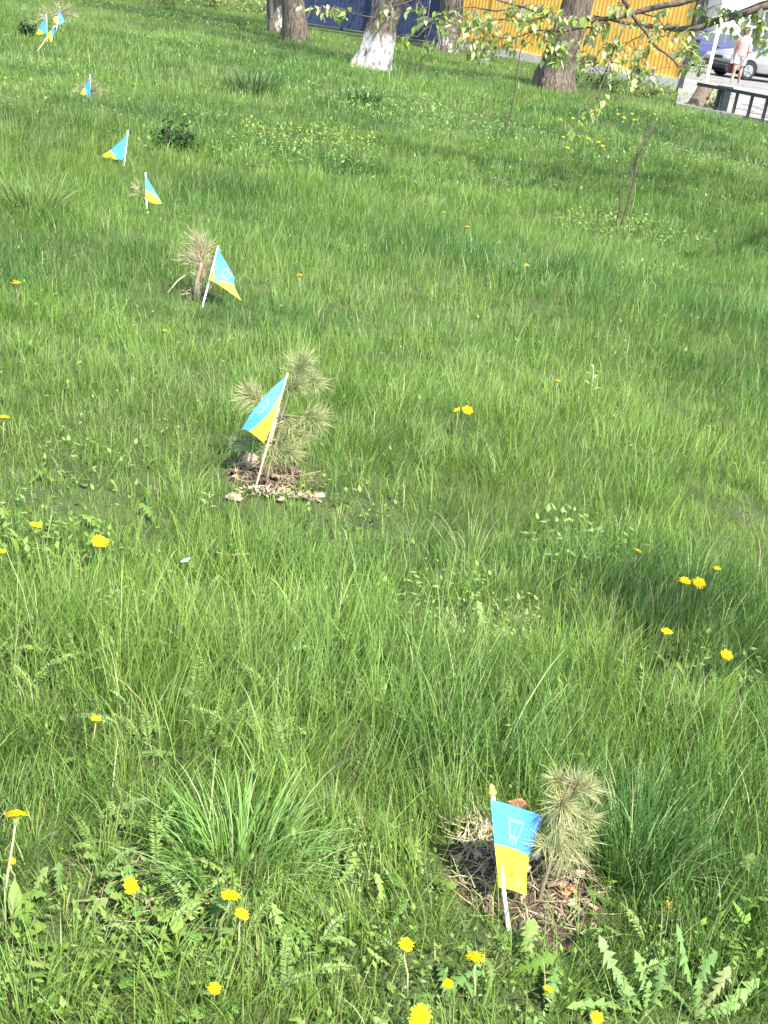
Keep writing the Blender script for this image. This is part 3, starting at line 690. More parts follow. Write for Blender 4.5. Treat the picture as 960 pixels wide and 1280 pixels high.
seedling('dry straw coloured seedling spread around the lone sixth flag', (112, 122), [(112, 113, .02), (113, 106, .02)],
         [(118, 110, .04, 50, .15, .7, -.6, .10, FADE), (101, 109, .04, 46, .14, -.9, -.5, .10, FADE), (112, 106, .05, 40, .13, 0, -1, .10, FADE), (124, 113, .03, 30, .13, 1, -.2, .10, DEADC), (95, 112, .03, 26, .12, -1, -.2, .08, DEADC)], wd=.0016, rad=.008, spr=(.05, 1.2))
seedling('dry straw coloured seedling behind the far cluster of three flags', (66, 46), [(66, 34, .1), (68, 20, .1), (70, 8, .1)],
         [(72, 8, .12, 50, .2, .1, -1, .16, FADE), (84, 10, .14, 46, .2, .8, -.6, .16, FADE), (57, 12, .14, 46, .2, -.7, -.7, .16, OLD), (91, 18, .12, 46, .18, 1, -.2, .16, OL), (50, 20, .1, 30, .18, -1, -.4, .14, DEADC), (40, 32, .06, 26, .16, -1, -.2, .14, DEADC)], wd=.0024, rad=.010, spr=(.05, 1.2))

# brown stake leaning against the dead seedling, thin green stick beside the dead one
p = GP(243, 377); Z = zc(p); mb = MB(); mb.tube([p - Vector((0, 0, .02)), PX(246, 352, Z), PX(252, 328, Z - .02)], [.010, .011, .008], 7, rough=.25)
props(mb.build('wooden_stake', deadbark_m, loc=p, smooth=True), 'short rough brown stake tight against the dead seedling', 'stake')
p = PX(207, 363, zc(GP(207, 366))); mb = MB(); mb.tube([p - Vector((0, 0, .03)), PX(222, 351, zc(p) + .02), PX(238, 339, zc(p) + .04)], [.005, .004, .003], 6)
props(mb.build('stick', wood_m, loc=p, smooth=True), 'thin pale stick leaning left of the dead brown seedling', 'stick')
p = GP(327, 605); Z = zc(p); mb = MB(); mb.tube([p - Vector((0, 0, .02)), PX(338, 555, Z), PX(349, 510, Z)], .0034, 7)
props(mb.build('bamboo_cane', wood_m, loc=p, smooth=True), 'thin second cane standing close behind the tilted stick of the limp flag', 'cane')

# ------------------------------------------------------------------ dandelions
def head_mesh(seed, n_out=44, lod=0):
    g = random.Random(seed); mb = MB()
    layers = [(1.0, .02, n_out, .13), (.8, .12, int(n_out * .8), .12), (.55, .2, int(n_out * .6), .12), (.3, .26, int(n_out * .4), .10)]
    for (rr, z, n, wd) in (layers if lod == 0 else layers[::2]):
        if lod: n = 14; wd *= 2.2
        for k in range(n):
            th = 2 * PI * (k + g.random() * .8) / n; r_ = rr * g.uniform(.72, 1.1); zz = z + g.uniform(-.03, .06)
            c, s_ = math.cos(th), math.sin(th); w_ = wd * g.uniform(.7, 1.1)
            up = .16 * rr + g.uniform(-.08, .16)
            mb.add([(-s_ * w_ * .25, c * w_ * .25, zz - .05), (s_ * w_ * .25, -c * w_ * .25, zz - .05), (c * r_ * .6 + s_ * w_ * .55, s_ * r_ * .6 - c * w_ * .55, zz + up), (c * r_ * .6 - s_ * w_ * .55, s_ * r_ * .6 + c * w_ * .55, zz + up),
                    (c * r_ + s_ * w_ * .4, s_ * r_ - c * w_ * .4, zz + up * .75), (c * r_ - s_ * w_ * .4, s_ * r_ + c * w_ * .4, zz + up * .75)],
                   [(0, 1, 2, 3), (3, 2, 4, 5)], None, 1 if rr < .5 else 0)
    return mb.mesh('flower_head', (petal_m, petal2_m), (0, 0, 0))
def calyx_mesh(seed):
    g = random.Random(seed); mb = MB(); mb.tube([(0, 0, -.42), (0, 0, -.36), (0, 0, -.15), (0, 0, .04)], [.1, .26, .3, .34], 9)
    for k in range(11):
        th = 2 * PI * k / 11 + g.random() * .3; c, s_ = math.cos(th), math.sin(th)
        mb.add([(c * .25 - s_ * .07, s_ * .25 + c * .07, -.32), (c * .25 + s_ * .07, s_ * .25 - c * .07, -.32), (c * .52, s_ * .52, -.52 + g.uniform(-.1, .1))], [(0, 1, 2)])
    return mb.mesh('calyx', bract_m, (0, 0, 0), True)
heads = [head_mesh(s_) for s_ in (1, 2, 3)]; heads_far = [head_mesh(s_, lod=1) for s_ in (4, 5)]
calyxes = [calyx_mesh(s_) for s_ in (1, 2)]
def dleaf(L, wd, lobes, g, arch=.35):
    """serrated leaf lying along +X, rib bent upward: returns verts, faces"""
    v = []; f = []
    bend = g.uniform(-.16, .16)
    def rib(t): return Vector((L * t * (1 - .12 * t), L * bend * t * (1 - t) * 2, L * (arch * t - arch * 1.05 * t * t)))
    prof = lambda t: wd * (.25 + .75 * min(1, t * 1.6)) * (1 if t < .85 else .85)
    for k in range(lobes):
        t0 = .1 + .8 * k / lobes; t1 = .1 + .8 * (k + 1) / lobes
        for sg in (-1, 1):
            q = g.uniform(.75, 1.15); b_ = len(v)
            w_ = prof((t0 + t1) / 2) * q * g.uniform(.6, 1.15)
            tb = t0 + g.uniform(-.05, .03)
            v += [rib(t0), rib(t1), rib(t1) + Vector((0, sg * wd * .16, 0)), rib(tb) + Vector((0, sg * w_, -w_ * .15)), rib(t0) + Vector((0, sg * wd * .14, 0))]
            f += [(b_, b_ + 1, b_ + 2), (b_, b_ + 2, b_ + 3), (b_, b_ + 3, b_ + 4)] if sg < 0 else [(b_, b_ + 2, b_ + 1), (b_, b_ + 3, b_ + 2), (b_, b_ + 4, b_ + 3)]
    b_ = len(v); v += [rib(.88) + Vector((0, -wd * .55, 0)), rib(.88) + Vector((0, wd * .55, 0)), rib(1.0) , rib(.8) + Vector((0, -wd * .15, 0)), rib(.8) + Vector((0, wd * .15, 0))]
    f += [(b_ + 3, b_, b_ + 2), (b_ + 3, b_ + 2, b_ + 4), (b_ + 4, b_ + 2, b_ + 1)]
    b_ = len(v); v += [rib(0) + Vector((0, -.0015, 0)), rib(0) + Vector((0, .0015, 0)), rib(.15) + Vector((0, .003, 0)), rib(.15) + Vector((0, -.003, 0))]; f += [(b_, b_ + 1, b_ + 2, b_ + 3)]
    return v, f
def leaf_mesh(L, wd, lobes, seed, col, arch=.35):
    g = random.Random(seed); v, f = dleaf(L, wd, lobes, g, arch); mb = MB(); mb.add(v, f, col); return mb.mesh('leaf', weed_m, (0, 0, 0))
small_leaves = [leaf_mesh(.085, .016, 5, s_, jit((.13, .22, .05), .15), .5) for s_ in range(4)]
DG = 'dandelions in bloom'
def dandelion(px, py, dpx, h, label, tilt=(0, 0), base=None, nleaf=3, far=False, group=DG, cat='dandelion'):
    hp = GP(px, py, h); Z = zc(hp); R_ = dpx / FPX * Z / 2
    if base: bp_ = GP(*base)
    else:
        bx, by = hp.x + rng.uniform(-.02, .02), hp.y + rng.uniform(-.015, .02); bp_ = Vector((bx, by, float(gz(bx, by))))
    root = thing('dandelion', label, cat, bp_, group)
    nrm = Vector((tilt[0], tilt[1], 1)).normalized()
    o = link('flower_head', rng.choice(heads_far if far else heads), root); o.location = hp - bp_; o.scale = (R_ * rng.uniform(.92, 1.05), R_ * rng.uniform(.92, 1.05), R_ * rng.uniform(.8, 1.6))
    o.rotation_euler = (nrm.to_track_quat('Z', 'Y') @ Vector((0, 0, 1)).rotation_difference(Vector((0, 0, 1)))).to_euler()
    if not far:
        c = link('calyx', rng.choice(calyxes), root); c.location = o.location; c.scale = o.scale; c.rotation_euler = o.rotation_euler
    mb = MB(); q = hp - nrm * R_ * .38; r_ = max(.0016, R_ * .10)
    mb.tube([bp_ - Vector((0, 0, .01)), bp_.lerp(q, .4) + Vector((0, 0, .012)), q.lerp(bp_, .15) - nrm * .006, q], [r_ * 1.15, r_ * 1.05, r_, r_], 7 if not far else 4)
    mb.build('stem', stem_m, root, True)
    for k in range(nleaf):
        l = link('leaf', rng.choice(small_leaves), root); l.rotation_euler = (0, -rng.uniform(.1, .6), rng.uniform(0, 2 * PI)); s_ = rng.uniform(.7, 1.2); l.scale = (s_, s_, s_); l.location = (0, 0, .004)
    return root
dl = [
 (20, 1021, 31, .15, 'dandelion seen edge-on at the left edge on a long pale pinkish stem', (-.1, .55), (3, 1146), 2),
 (14, 1077, 13, .07, 'small orange half-closed dandelion at the left edge beside the long pale stem', (.2, .1), None, 1),
 (163, 1108, 22, .06, 'dandelion tipped on its side in front of the big grass fountain', (.75, -.5), None, 3),
 (288, 1121, 27, .10, 'upper dandelion of the close pair below the big grass fountain', (0, .25), (268, 1175), 2),
 (302, 1144, 19, .09, 'lower dandelion of the close pair below the big grass fountain', (.25, -.1), (296, 1205), 2),
 (268, 1237, 19, .06, 'dandelion low in the grass near the bottom edge, below the close pair', (.1, -.1), None, 2),
 (507, 1182, 20, .09, 'dandelion on a straight stem left of the bare soil at the bottom', (.2, -.2), (510, 1250), 2),
 (594, 1199, 26, .09, 'flat topped dandelion under the foot of the nearest flag stick', (0, .35), (592, 1262), 2),
 (560, 1231, 15, .06, 'small pale yellow dandelion low between two taller ones at the bottom', (-.2, -.1), None, 2),
 (525, 1272, 31, .10, 'large dandelion facing the camera, cut by the bottom edge', (.05, -.85), None, 3),
 (685, 1237, 14, .05, 'ragged little dandelion at the bottom, left of the toothed leaves', (.2, .3), None, 2),
 (746, 1273, 17, .06, 'orange yellow dandelion on the bottom edge beneath the toothed leaves', (0, -.4), None, 2),
 (120, 899, 14, .11, 'small dandelion above one upright leaf at left of the long grass', (0, .1), None, 2),
 (45, 657, 14, .12, 'dandelion on a bent white stem, upper of the left edge trio', (.35, .1), (26, 692), 3),
 (124, 678, 22, .10, 'lopsided dandelion with a dark middle on a slanting stem at left', (.3, -.25), (95, 712), 2),
 (2, 690, 12, .09, 'dandelion half cut by the left edge below the bent stem one', (0, 0), None, 2),
 (5, 522, 15, .12, 'lone flat dandelion at the left edge level with the limp flag', (0, .2), None, 1),
 (20, 355, 13, .12, 'lone dandelion at the left edge level with the dead seedling', (0, .1), None, 0),
 (206, 414, 9, .12, 'tiny dandelion in the grass left of the limp flag and below the dead seedling', (0, .2), None, 0),
 (375, 345, 10, .13, 'pale small dandelion in the grass right of the bright spread flag', (0, .2), None, 0),
 (584, 514, 14, .12, 'round bright dandelion near the picture centre beside a pale half-open one', (.1, -.4), None, 0),
 (571, 513, 10, .12, 'pale greenish half-open dandelion left of the round bright one near the centre', (-.6, -.2), None, 0),
 (697, 477, 9, .12, 'small dandelion left of the pale woolly weed stalk', (0, .2), None, 0),
 (658, 333, 9, .16, 'lone dandelion over a dark tuft right of centre in the far meadow', (0, .1), None, 0),
 (584, 284, 8, .13, 'tiny pale dandelion in the far meadow, upper middle', (0, .1), None, 0),
 (555, 266, 6, .13, 'tiny flat dandelion in the far meadow, just up and left of another', (0, .1), None, 0),
 (797, 690, 15, .13, 'straggly mustard yellow flower at the top of the dark grass patch', (.4, .3), None, 0),
 (856, 727, 16, .13, 'left dandelion of the touching pair on the dark grass patch', (0, -.2), None, 1),
 (873, 730, 18, .13, 'right dandelion of the touching pair on the dark grass patch', (.1, -.45), None, 1),
 (896, 712, 12, .13, 'small dandelion up and right of the touching pair', (0, .1), None, 1),
 (833, 790, 16, .13, 'dandelion on twin thin stems at the lower side of the dark grass patch', (0, 0), (832, 822), 1),
 (908, 820, 17, .11, 'dandelion near the right edge below the dark grass patch', (.05, -.4), (893, 848), 2),
]
for (px, py, d_, h, lab, tl, bs, nl) in dl: dandelion(px, py, d_, h, lab, tl, bs, nl, far=(d_ < 14 and py < 600))
for (px, py, d_) in [(709, 185, 6), (722, 172, 8), (735, 174, 7), (748, 178, 6), (753, 183, 6), (704, 172, 5), (716, 148, 5), (780, 148, 6), (793, 150, 5), (742, 141, 5), (772, 143, 5), (790, 143, 5), (700, 150, 4), (440, 83, 5), (806, 137, 4), (818, 143, 4)]:
    dandelion(px, py, d_, .12, 'tiny yellow dandelion among others in the far grass below the forked trees', (0, -.2), None, 0, True, 'tiny far dandelions under the overhanging branch')
# withered pale yellow flower stalk at lower right
p = GP(838, 1165); root = thing('withered_flower', 'withered yellow flower head drooping in thin strips above the toothed leaves', 'flower', p); Z = zc(p)
mb = MB(); mb.tube([p - Vector((0, 0, .01)), PX(840, 1150, Z), PX(836, 1130, Z)], .0013, 6); mb.build('stem', stem_m, root, True)
mb = MB()
for k in range(14):
    q = PX(836 + rng.uniform(-5, 5), 1130 + rng.uniform(-5, 5), Z); e = q + RIGHT * rng.uniform(-.008, .012) - UP * rng.uniform(.0, .016); s_ = RIGHT * .0014
    mb.add([q - s_, q + s_, e + s_, e - s_], [(0, 1, 2, 3)])
mb.build('petals', petal_m, root)

# toothed leaf rosettes
def rosette(label, base, lv, name='dandelion_rosette'):
    p = GP(*base); Z = zc(p)
    root = thing(name, label, 'weed', p)
    for (tx, ty, h, wd, lobes, col) in lv:
        tip = GP(tx, ty, h); d = tip - p; L = d.length * 1.06
        me = leaf_mesh(L, wd * .8, lobes + 1, int(tx * 7 + ty), jit(col, .16), .16)
        o = link('leaf', me, root); q_ = d.to_track_quat('X', 'Z'); q_ = q_ @ Matrix.Rotation(rng.uniform(-.6, .6), 3, 'X').to_quaternion(); o.rotation_euler = q_.to_euler(); o.location = (0, 0, .006)
LFC = (.15, .255, .07)
rosette('rosette of big arrow toothed pale leaves at the lower right corner, left half', (806, 1272), [(744, 1164, .10, .022, 7, LFC), (792, 1184, .10, .018, 5, LFC), (828, 1200, .08, .016, 5, LFC), (775, 1240, .05, .016, 4, (.15, .24, .06)), (700, 1262, .04, .018, 5, (.15, .24, .06)), (812, 1225, .06, .015, 5, LFC), (760, 1205, .06, .013, 6, (.16, .26, .07))])
rosette('rosette of arrow toothed pale leaves at the lower right corner, right half', (868, 1276), [(844, 1148, .12, .020, 6, LFC), (898, 1186, .11, .019, 5, LFC), (915, 1205, .08, .019, 5, (.26, .34, .12)), (872, 1222, .08, .014, 4, (.16, .25, .07)), (955, 1222, .05, .022, 4, (.18, .27, .08)), (930, 1256, .03, .018, 5, (.15, .25, .06)), (826, 1232, .05, .014, 5, (.16, .26, .07))])
def ovals(label, base, lv, name='broadleaf_weed', cat='weed'):
    p = GP(*base); root = thing(name, label, cat, p)
    for (tx, ty, h, wd, col) in lv:
        tip = GP(tx, ty, h); d = tip - p; L = d.length
        mb = MB(); n = 6; v = []; f = []
        for k in range(n + 1):
            t = k / n; w_ = wd * (.12 if t < .3 else math.sin(PI * (.08 + .92 * (t - .3) / .7)) + .04); x = L * t; z = L * .12 * t * (1 - t)
            v += [(x, -w_, z + w_ * .2), (x, 0, z), (x, w_, z + w_ * .2)]
        for k in range(n):
            b_ = 3 * k; f += [(b_, b_ + 3, b_ + 4, b_ + 1), (b_ + 1, b_ + 4, b_ + 5, b_ + 2)]
        mb.add(v, f, jit(col, .08)); o = link('leaf', mb.mesh('leaf', weed_m, (0, 0, 0), True), root); o.rotation_euler = d.to_track_quat('X', 'Z').to_euler(); o.location = (0, 0, .004)
OV = (.20, .30, .055)
ovals('upright rounded bright leaf left of the close dandelion pair', (222, 1185), [(219, 1140, .05, .012, OV), (180, 1160, .04, .010, WG), (200, 1192, .02, .012, WG)])
ovals('low pale broad leaf near the bottom edge at left', (62, 1275), [(68, 1242, .04, .008, OV), (40, 1265, .03, .010, WG), (92, 1262, .03, .010, WG)])
ovals('broad leaves clustered under the long pinkish dandelion stem', (20, 1175), [(18, 1100, .06, .012, WG), (42, 1130, .05, .013, WG), (60, 1160, .03, .014, OV), (8, 1170, .04, .014, OV), (36, 1182, .02, .012, WG)])
ovals('single upright leaf under the small dandelion at left', (118, 940), [(117, 913, .07, .009, OV)])
ovals('rounded bright leaves at the left edge beneath the bent stem dandelion', (28, 705), [(12, 672, .08, .018, OV), (40, 668, .09, .016, WG), (50, 700, .05, .018, WG), (14, 708, .03, .02, OV), (58, 690, .06, .014, WG)])
ovals('two rounded leaves near the right edge above the lower corner', (945, 1195), [(940, 1148, .09, .013, OV), (915, 1128, .09, .012, OV), (955, 1170, .06, .013, WG)])
ovals('single pale oval leaf standing in the grass at left', (192, 850), [(198, 818, .09, .009, LFC)])
ovals('one yellow green leaf standing in the lush grass', (385, 875), [(381, 842, .09, .008, (.34, .38, .03))])
# loose toothed leaves in the near sward: too many to count
g = random.Random(31); mb = MB()
for (px, py, rad, n) in [(240, 1130, .14, 16), (180, 1200, .14, 16), (320, 1200, .12, 14), (90, 1170, .12, 14), (440, 1200, .14, 12), (60, 1250, .1, 10), (650, 1262, .1, 8), (890, 1130, .12, 10), (930, 1240, .1, 10), (400, 1260, .1, 8), (770, 1160, .08, 7), (150, 1060, .1, 7),
                         (60, 690, .18, 12), (30, 600, .25, 10), (850, 850, .12, 9), (900, 870, .1, 8), (570, 790, .2, 10), (120, 620, .3, 10), (720, 720, .2, 8), (340, 760, .3, 8), (480, 1110, .12, 10)]:
    c = GP(px, py)
    for _ in range(int(n * .75)):
        r_ = rad * math.sqrt(g.random()); th = g.uniform(0, 2 * PI); x, y = c.x + r_ * math.cos(th), c.y + r_ * math.sin(th)
        L = g.uniform(.05, .11); v, f = dleaf(L, L * g.uniform(.14, .22), g.choice((4, 5, 6)), g, g.uniform(.1, .5))
        m_ = Matrix.Translation((x, y, float(gz(x, y)) + .01)) @ Matrix.Rotation(g.uniform(0, 2 * PI), 4, 'Z') @ Matrix.Rotation(-g.uniform(.15, 1.0), 4, 'Y') @ Matrix.Rotation(g.uniform(-.5, .5), 4, 'X')
        mb.add([m_ @ q for q in v], f, jit(g.choice([(.15, .24, .042), (.19, .28, .06), (.11, .20, .035), (.23, .31, .085)]), .15))
props(mb.build('weed_leaves', weed_m), kind='stuff')
# pale woolly weed stalk
def stalk(label, base, top, n, Ln, col, wr=.02):
    p = GP(*base); Z = zc(p); t = PX(top[0], top[1], Z); root = thing('weed_stalk', label, 'weed', p)
    mb = MB(); mb.tube([p - Vector((0, 0, .01)), p.lerp(t, .5) + RIGHT * .004, t], [.003, .0025, .0015], 6); mb.build('stem', stem_m, root, True)
    for k in range(n):
        q = p.lerp(t, .3 + .68 * k / max(1, n - 1)); az = k * 2.4; L = Ln * (1.1 - .5 * k / n)
        mb = MB(); d = Vector((math.cos(az), math.sin(az), .7)).normalized(); s_ = Vector((-math.sin(az), math.cos(az), 0)) * L * .16
        mb.add([q, q + d * L * .5 - s_, q + d * L * .55 + Vector((0, 0, -.002)), q + d * L * .5 + s_, q + d * L - Vector((0, 0, L * .25))], [(0, 1, 2), (0, 2, 3), (1, 4, 2), (2, 4, 3)], jit(col, .12))
        mb.build('leaf', weed_m, root)
stalk('pale woolly weed stalk with drooping leaf tips standing right of centre', (737, 500), (742, 460), 7, .055, (.36, .44, .22))
stalk('pale leafy weed spike leaning right in the grass at left', (128, 775), (152, 735), 9, .035, (.32, .42, .2))
stalk('small pale leafy weed spike below the limp flag at left of the debris', (255, 645), (262, 615), 6, .04, (.3, .4, .18))
# bits lying in the grass
for (pts, r_, lab) in [([(262, 680, .05), (268, 690, .05), (285, 694, .05), (312, 692, .05)], .003, 'thin pale forked twig lying in the grass below the second planting'),
                       ([(82, 1128, .01), (120, 1124, .02), (150, 1122, .02)], .0013, 'straw coloured stem lying across the thin patch at lower left'),
                       ([(20, 1192, .015), (48, 1197, .015), (66, 1196, .015)], .0015, 'reddish dry stalk lying near the bottom left corner'),
                       ([(140, 1150, .015), (165, 1152, .02), (186, 1150, .02)], .0012, 'pale dead stalk lying below the tipped dandelion')]:
    q = [GP(*t) for t in pts]; mb = MB(); mb.tube(q, r_, 6); props(mb.build('dry_stalk', strawst_m, loc=q[0], smooth=True), lab, 'stalk')
p = GP(231, 702, .07); mb = MB(); mb.add([p + Vector((-.012, -.006, 0)), p + Vector((.006, -.01, .006)), p + Vector((.014, .006, .012)), p + Vector((-.004, .01, .004))], [(0, 1, 2, 3)])
o = mb.build('paper_scrap', white_m, loc=p); props(o, 'tiny white scrap caught in the grass at left', 'scrap'); o.modifiers.new('thick', 'SOLIDIFY').thickness = .0008

# ------------------------------------------------------------------ bare saplings
dtwig_m = mat('dark_twig', (.035, .024, .018), (.07, .05, .035), rough=.9, scale=60)
def sapling(label, stems, rads, name='bare_sapling'):
    p = GP(stems[0][0][0], stems[0][0][1]); Z = zc(p); root = thing(name, label, 'sapling', p)
    for st, r_ in zip(stems, rads):
        pts = [PX(x, y, Z + .02 * i_) for i_, (x, y) in enumerate(st)]
        mb = MB(); mb.tube([pts[0] - Vector((0, 0, .03))] + pts, [r_] + [r_ * (1 - .75 * i_ / len(pts)) for i_ in range(len(pts))], 6); mb.build('stem', dtwig_m, root, True)
sapling('bare forked sapling with two dark stems in the far right meadow', [[(770, 284), (775, 262), (774, 240), (786, 222), (798, 196)], [(777, 280), (784, 258), (793, 222), (797, 190), (808, 172), (818, 158)], [(797, 192), (799, 184)]], [.011, .010, .004])
sapling('thin bare sapling stem standing in front of the yellow fence', [[(626, 176), (636, 150), (643, 118), (646, 90), (651, 62), (655, 40)], [(640, 128), (634, 112)]], [.011, .005])
sapling('faint thin bare stem in the grass below the cut stump', [[(790, 208), (806, 180), (818, 164), (829, 152)]], [.010])

# ------------------------------------------------------------------ trees
leafA_m = mat('young_leaf', (1, 1, 1), rough=.45, attr=True, trans=.45, spec=.35)
LEAFC = [(.42, .50, .14), (.32, .43, .09), (.52, .56, .26), (.26, .38, .07), (.58, .60, .34)]
def leaf_tmpl(L, wd, col, bend, seed):
    mb = MB(); n = 5; v = []; f = []
    v.append((0, 0, 0)); 
    for k in range(1, n):
        t = k / n; w_ = wd * (math.sin(PI * t ** .75)) ; z = -bend * L * t * t
        v += [(L * t, -w_, z + w_ * .25), (L * t, 0, z), (L * t, w_, z + w_ * .25)]
    v.append((L, 0, -bend * L)); e = len(v) - 1
    f += [(0, 1, 2), (0, 2, 3)]
    for k in range(n - 2):
        b_ = 1 + 3 * k; f += [(b_, b_ + 3, b_ + 4, b_ + 1), (b_ + 1, b_ + 4, b_ + 5, b_ + 2)]
    b_ = 1 + 3 * (n - 2); f += [(b_, e, b_ + 1), (b_ + 1, e, b_ + 2)]
    mb.add(v, f, col); return mb.mesh('leaf', leafA_m, (0, 0, 0), True)
leaf_tm = [leaf_tmpl(1, .26, c, b_, 0) for c in LEAFC for b_ in (.1, .35)]
def trunk_mesh(mb, pts, rad, seg=22, flare=None, seed=0, ridge=.06, sink=.15):
    g = random.Random(seed); ph = [g.uniform(0, 6) for _ in range(6)]
    v = []; f = []; n = len(pts)
    fine = []; fr = []
    sub = 6
    for i_ in range(n - 1):
        for k in range(sub):
            t = k / sub; fine.append(pts[i_].lerp(pts[i_ + 1], t)); fr.append(lerp(rad[i_], rad[i_ + 1], t))
    fine.append(pts[-1]); fr.append(rad[-1])
    for i_, (p, r_) in enumerate(zip(fine, fr)):
        hgt = p.z - pts[0].z
        for k in range(seg):
            th = 2 * PI * k / seg
            q = 1 + ridge * math.sin(7 * th + ph[0] + hgt * .8) + ridge * .6 * math.sin(11 * th + ph[1] - hgt) + g.uniform(-ridge, ridge) * .5
            if flare: q += flare * math.exp(-hgt / .28) * (.55 + .45 * math.sin(3 * th + ph[2]) + .25 * math.sin(5 * th + ph[3]))
            v.append((p.x + r_ * q * math.cos(th), p.y + r_ * q * math.sin(th), p.z - (sink if i_ == 0 else 0)))
    m_ = len(fine)
    for i_ in range(m_ - 1):
        for k in range(seg): f.append((i_ * seg + k, i_ * seg + (k + 1) % seg, (i_ + 1) * seg + (k + 1) % seg, (i_ + 1) * seg + k))
    f.append(tuple((m_ - 1) * seg + k for k in range(seg)))
    mb.add(v, f)
def white_bark(h0, keep):
    m = bpy.data.materials.new('whitewashed_bark'); m.use_nodes = True
    t = m.node_tree; n = t.nodes; L = t.links; p = n['Principled BSDF']
    tc = n.new('ShaderNodeTexCoord'); mp = n.new('ShaderNodeMapping'); mp.inputs['Scale'].default_value = (3, 3, .6); L.new(tc.outputs['Object'], mp.inputs[0])
    nz = n.new('ShaderNodeTexNoise'); nz.inputs['Scale'].default_value = 9; nz.inputs['Detail'].default_value = 6; L.new(mp.outputs[0], nz.inputs[0])
    r1 = n.new('ShaderNodeValToRGB'); r1.color_ramp.elements[0].color = (.055, .043, .034, 1); r1.color_ramp.elements[1].color = (.19, .155, .12, 1); r1.color_ramp.elements[0].position = .35; r1.color_ramp.elements[1].position = .65; L.new(nz.outputs[0], r1.inputs[0])
    sx = n.new('ShaderNodeSeparateXYZ'); L.new(tc.outputs['Object'], sx.inputs[0])
    ad = n.new('ShaderNodeMath'); ad.operation = 'MULTIPLY_ADD'; ad.inputs[1].default_value = .5; L.new(nz.outputs[0], ad.inputs[0]); L.new(sx.outputs[2], ad.inputs[2])
    lt = n.new('ShaderNodeMapRange'); lt.inputs[1].default_value = h0 + .30; lt.inputs[2].default_value = h0 + .18; L.new(ad.outputs[0], lt.inputs[0])
    n2 = n.new('ShaderNodeTexNoise'); n2.inputs['Scale'].default_value = 4; n2.inputs['Detail'].default_value = 8; L.new(mp.outputs[0], n2.inputs[0])
    kp = n.new('ShaderNodeMapRange'); kp.inputs[1].default_value = keep - .04; kp.inputs[2].default_value = keep + .06; L.new(n2.outputs[0], kp.inputs[0])
    mu = n.new('ShaderNodeMath'); mu.operation = 'MULTIPLY'; L.new(lt.outputs[0], mu.inputs[0]); L.new(kp.outputs[0], mu.inputs[1])
    mx = n.new('ShaderNodeMix'); mx.data_type = 'RGBA'; L.new(mu.outputs[0], mx.inputs[0]); L.new(r1.outputs[0], mx.inputs[6]); mx.inputs[7].default_value = (.50, .47, .43, 1)
    L.new(mx.outputs[2], p.inputs['Base Color']); p.inputs['Roughness'].default_value = .95
    nb = n.new('ShaderNodeTexNoise'); nb.inputs['Scale'].default_value = 26; nb.inputs['Detail'].default_value = 6; L.new(mp.outputs[0], nb.inputs[0])
    bp = n.new('ShaderNodeBump'); bp.inputs['Strength'].default_value = 1; bp.inputs['Distance'].default_value = .03; L.new(nb.outputs[0], bp.inputs['Height']); L.new(bp.outputs[0], p.inputs['Normal'])
    return m
def crown_leaves(tips, n_per, rad, Ln, seed, cols=LEAFC):
    """foliage as one mesh of leaf faces scattered round twig ends"""
    global LV, LT, LC, lo
    LV, LT, LC, lo = [], [], [], 0
    g = np.random.default_rng(seed)
    P = np.array([tuple(t) for t in tips]); n = len(P) * n_per
    Q_ = np.repeat(P, n_per, 0) + g.normal(0, rad, (n, 3))
    c = np.array(cols)[g.integers(0, len(cols), n)] * g.uniform(.75, 1.2, (n, 1))
    L = Ln * g.uniform(.6, 1.25, n)
    add_leaves(Q_[:, 0], Q_[:, 1], Q_[:, 2], g.uniform(0, 2 * PI, n), g.uniform(-1.1, .3, n), L, L * .55, c)
    return np.concatenate(LV), np.concatenate(LT), np.concatenate(LC)
